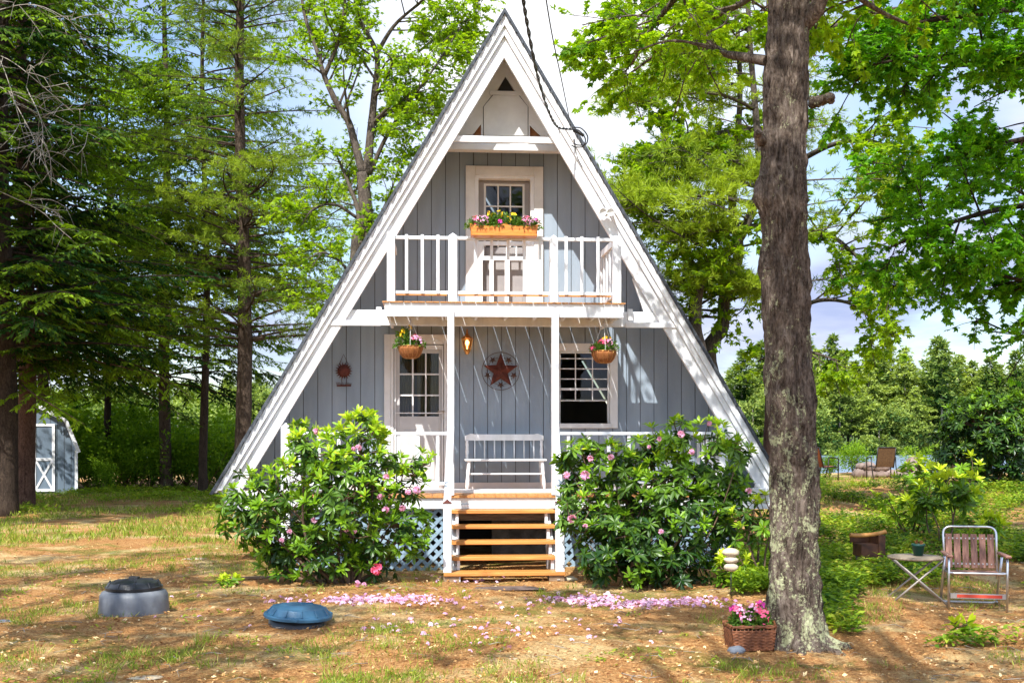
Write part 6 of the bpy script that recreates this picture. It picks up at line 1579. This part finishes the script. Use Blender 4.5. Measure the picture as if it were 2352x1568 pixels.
# twigs and cones
b = MB(); n = 420; x, y = scatter(n, 7.5, 17, -80, 2440, 1.2)
for i in range(n):
    if in_house(x[i:i + 1], y[i:i + 1])[0]: continue
    a = rng.uniform(0, 6.28); l = rng.uniform(.06, .28); z = GZ(x[i], y[i]) + .012; r_ = rng.uniform(.0015, .004)
    b.tube([(x[i], y[i], z), (x[i] + math.cos(a) * l * .5, y[i] + math.sin(a) * l * .5, z + rng.uniform(0, .02)), (x[i] + math.cos(a + .3) * l, y[i] + math.sin(a + .3) * l, z)], [r_, r_ * .8, r_ * .4], 4)
tag(b.build('fallen_twigs', dead_twig), None, None, None, 'stuff')
# grass
b = MB(); n = 60000; x, y = scatter(n, 7.4, 33, -80, 2440, 1.5)
f = nfield(x, y, .55, 1) + .5 * nfield(x, y, 1.9, 2) + np.where((x < -1.8) & (y > 12.5), .20, 0) + np.where(y > 20, .25, 0) - np.where((np.abs(x + .1) < 3.2) & (y > 11) & (y < 15), .4, 0)
k = (f > .27 + rng.normal(0, .10, n)) & ~in_house(x, y); x, y = x[k], y[k]; n = len(x)
for rep in range(3):
    xx = x + rng.normal(0, .025, n); yy = y + rng.normal(0, .025, n); d = rng.normal(0, .5, (n, 3)); d[:, 2] = 1
    leaves(b, np.stack([xx, yy, gz(xx, yy)], 1), d, rdir(n), rng.uniform(.025, .085, n) * (1 + (y > 18)), rng.uniform(.004, .008, n) * (1 + (y > 18)), np.clip(rng.normal(.5, .25, n), 0, 1), 'kite', .2)
for i in range(260):
    cx_, cy_ = scatter(1, 7.6, 19, -60, 2300, 1.2); 
    if in_house(cx_, cy_)[0] or nfield(cx_, cy_, .55, 1)[0] < -.05: continue
    m_ = rng.integers(14, 46); xx = cx_[0] + rng.normal(0, .045, m_); yy = cy_[0] + rng.normal(0, .045, m_); d = rng.normal(0, .55, (m_, 3)); d[:, 2] = 1
    leaves(b, np.stack([xx, yy, gz(xx, yy)], 1), d, rdir(m_), rng.uniform(.05, .15, m_), rng.uniform(.004, .007, m_), np.clip(rng.normal(.55, .25, m_), 0, 1), 'kite', .35)
tag(b.build('grass', grass_leaf), None, None, None, 'stuff')
# small leafy weeds in the yard
def sprigs(b, x, y, h, nl, ls, tb, spread=.5):
    n = len(x); hh = h * rng.uniform(.5, 1.3, n); lean = rng.normal(0, .25, (n, 2)) * hh[:, None]; z = gz(x, y)
    for k in range(nl):
        t = rng.uniform(.3, 1.0, n); a = rng.uniform(0, 6.28, n)
        p = np.stack([x + lean[:, 0] * t, y + lean[:, 1] * t, z + hh * t], 1); d = np.stack([np.cos(a), np.sin(a), rng.normal(.15, .3, n)], 1)
        p[:, :2] += d[:, :2] * (hh * spread * .3 * rng.random(n))[:, None]
        s = ls * rng.uniform(.6, 1.3, n); leaves(b, p, d, np.array([0, 0, 1.]) + rng.normal(0, .3, (n, 3)), s, s * .5, np.clip(tb + .3 * (t - .5) + rng.normal(0, .2, n), 0, 1), 'kite', .15)
b = MB(); n = 2600; x, y = scatter(n, 7.5, 16, -60, 1900, 1.2); f = nfield(x, y, 1.3, 5); k = (f > .22) & ~in_house(x, y); sprigs(b, x[k], y[k], .035, 7, .03, .6)
tag(b.build('low_weeds', herb_leaf), None, None, None, 'stuff')
# undergrowth at the right
b = MB(); n = 15000; x, y = scatter(n, 9.3, 31, 1860, 2460, .9)
f = nfield(x, y, .8, 7) + .5 * nfield(x, y, 2.5, 8)
lim = np.where(y < 11.6, .46, np.where(y < 13, .10, np.where(y < 23, .0, .24)))
pxx = x / y * F + CX; lim = np.where((pxx > 2180) & (y < 13.2), .5, lim); lim = np.where((pxx < 1960) & (y > 9.8) & (y < 14), -.25, lim)
lim = np.where((y > 25.5) & (pxx < 2120) & (pxx > 1900), .6, lim)
k = f > lim; x, y = x[k], y[k]; hgt = np.where(y < 12, .13, .22)
cl = nfield(x, y, 1.6, 12)
for lo_, hi_, tb_ in ((-9, -.12, .12), (-.12, .15, .38), (.15, 9, .72)):
    q = (cl > lo_) & (cl <= hi_); sprigs(b, x[q], y[q], hgt[q], 11, .07, tb_, 1.2)
n = 2600; x, y = scatter(n, 12, 15.8, 1690, 1900, 1); sprigs(b, x, y, .2, 9, .06, .4, 1.2)
n = 3200; x, y = scatter(n, 24.5, 35, -20, 560, .8); f = nfield(x, y, .5, 3); k = f > -.05 + (y < 29) * .25; sprigs(b, x[k], y[k], .16, 8, .09, .55, 1.2)
tag(b.build('undergrowth', herb_leaf), None, None, None, 'stuff')
# fallen blossoms
def petals(name, spots):
    b = MB(); X_, Y_ = [], []
    for px, py, rx, ry, m_ in spots:
        d0 = EYE * F / (py - HY); d = d0 + rng.normal(0, ry, m_); q = px + rng.normal(0, rx, m_); X_.append((q - CX) * d / F); Y_.append(d)
    x, y = np.concatenate(X_), np.concatenate(Y_); n = len(x); s = rng.uniform(.019, .032, n)
    ax = unit(np.stack([rng.normal(0, .5, n), rng.normal(0, .5, n), np.full(n, 1.0)], 1)); c = np.stack([x, y, gz(x, y) + .028], 1)
    u_ = unit(np.cross(ax, rdir(n))); w_ = np.cross(ax, u_); tn = rng.random(n)
    for k in range(5):
        a = k * 1.2566; d = u_ * math.cos(a) + w_ * math.sin(a) - ax * .55; leaves(b, c, d, ax, s * 1.25, s * 1.0, tn, 'kite', .1)
    o = b.build(name, lilac_petal); return o
tag(petals('fallen_blossoms', [(870, 1386, 60, .10, 190), (800, 1382, 40, .12, 60), (960, 1380, 50, .1, 60), (1340, 1372, 45, .16, 170), (1440, 1385, 70, .13, 130), (1540, 1380, 60, .12, 130), (1600, 1392, 60, .12, 40), (1180, 1390, 90, .3, 18), (1230, 1450, 200, .5, 40), (900, 1440, 150, .5, 20), (650, 1385, 30, .2, 14), (1050, 1330, 80, .3, 24), (700, 1400, 300, .8, 20)]), None, None, None, 'stuff')
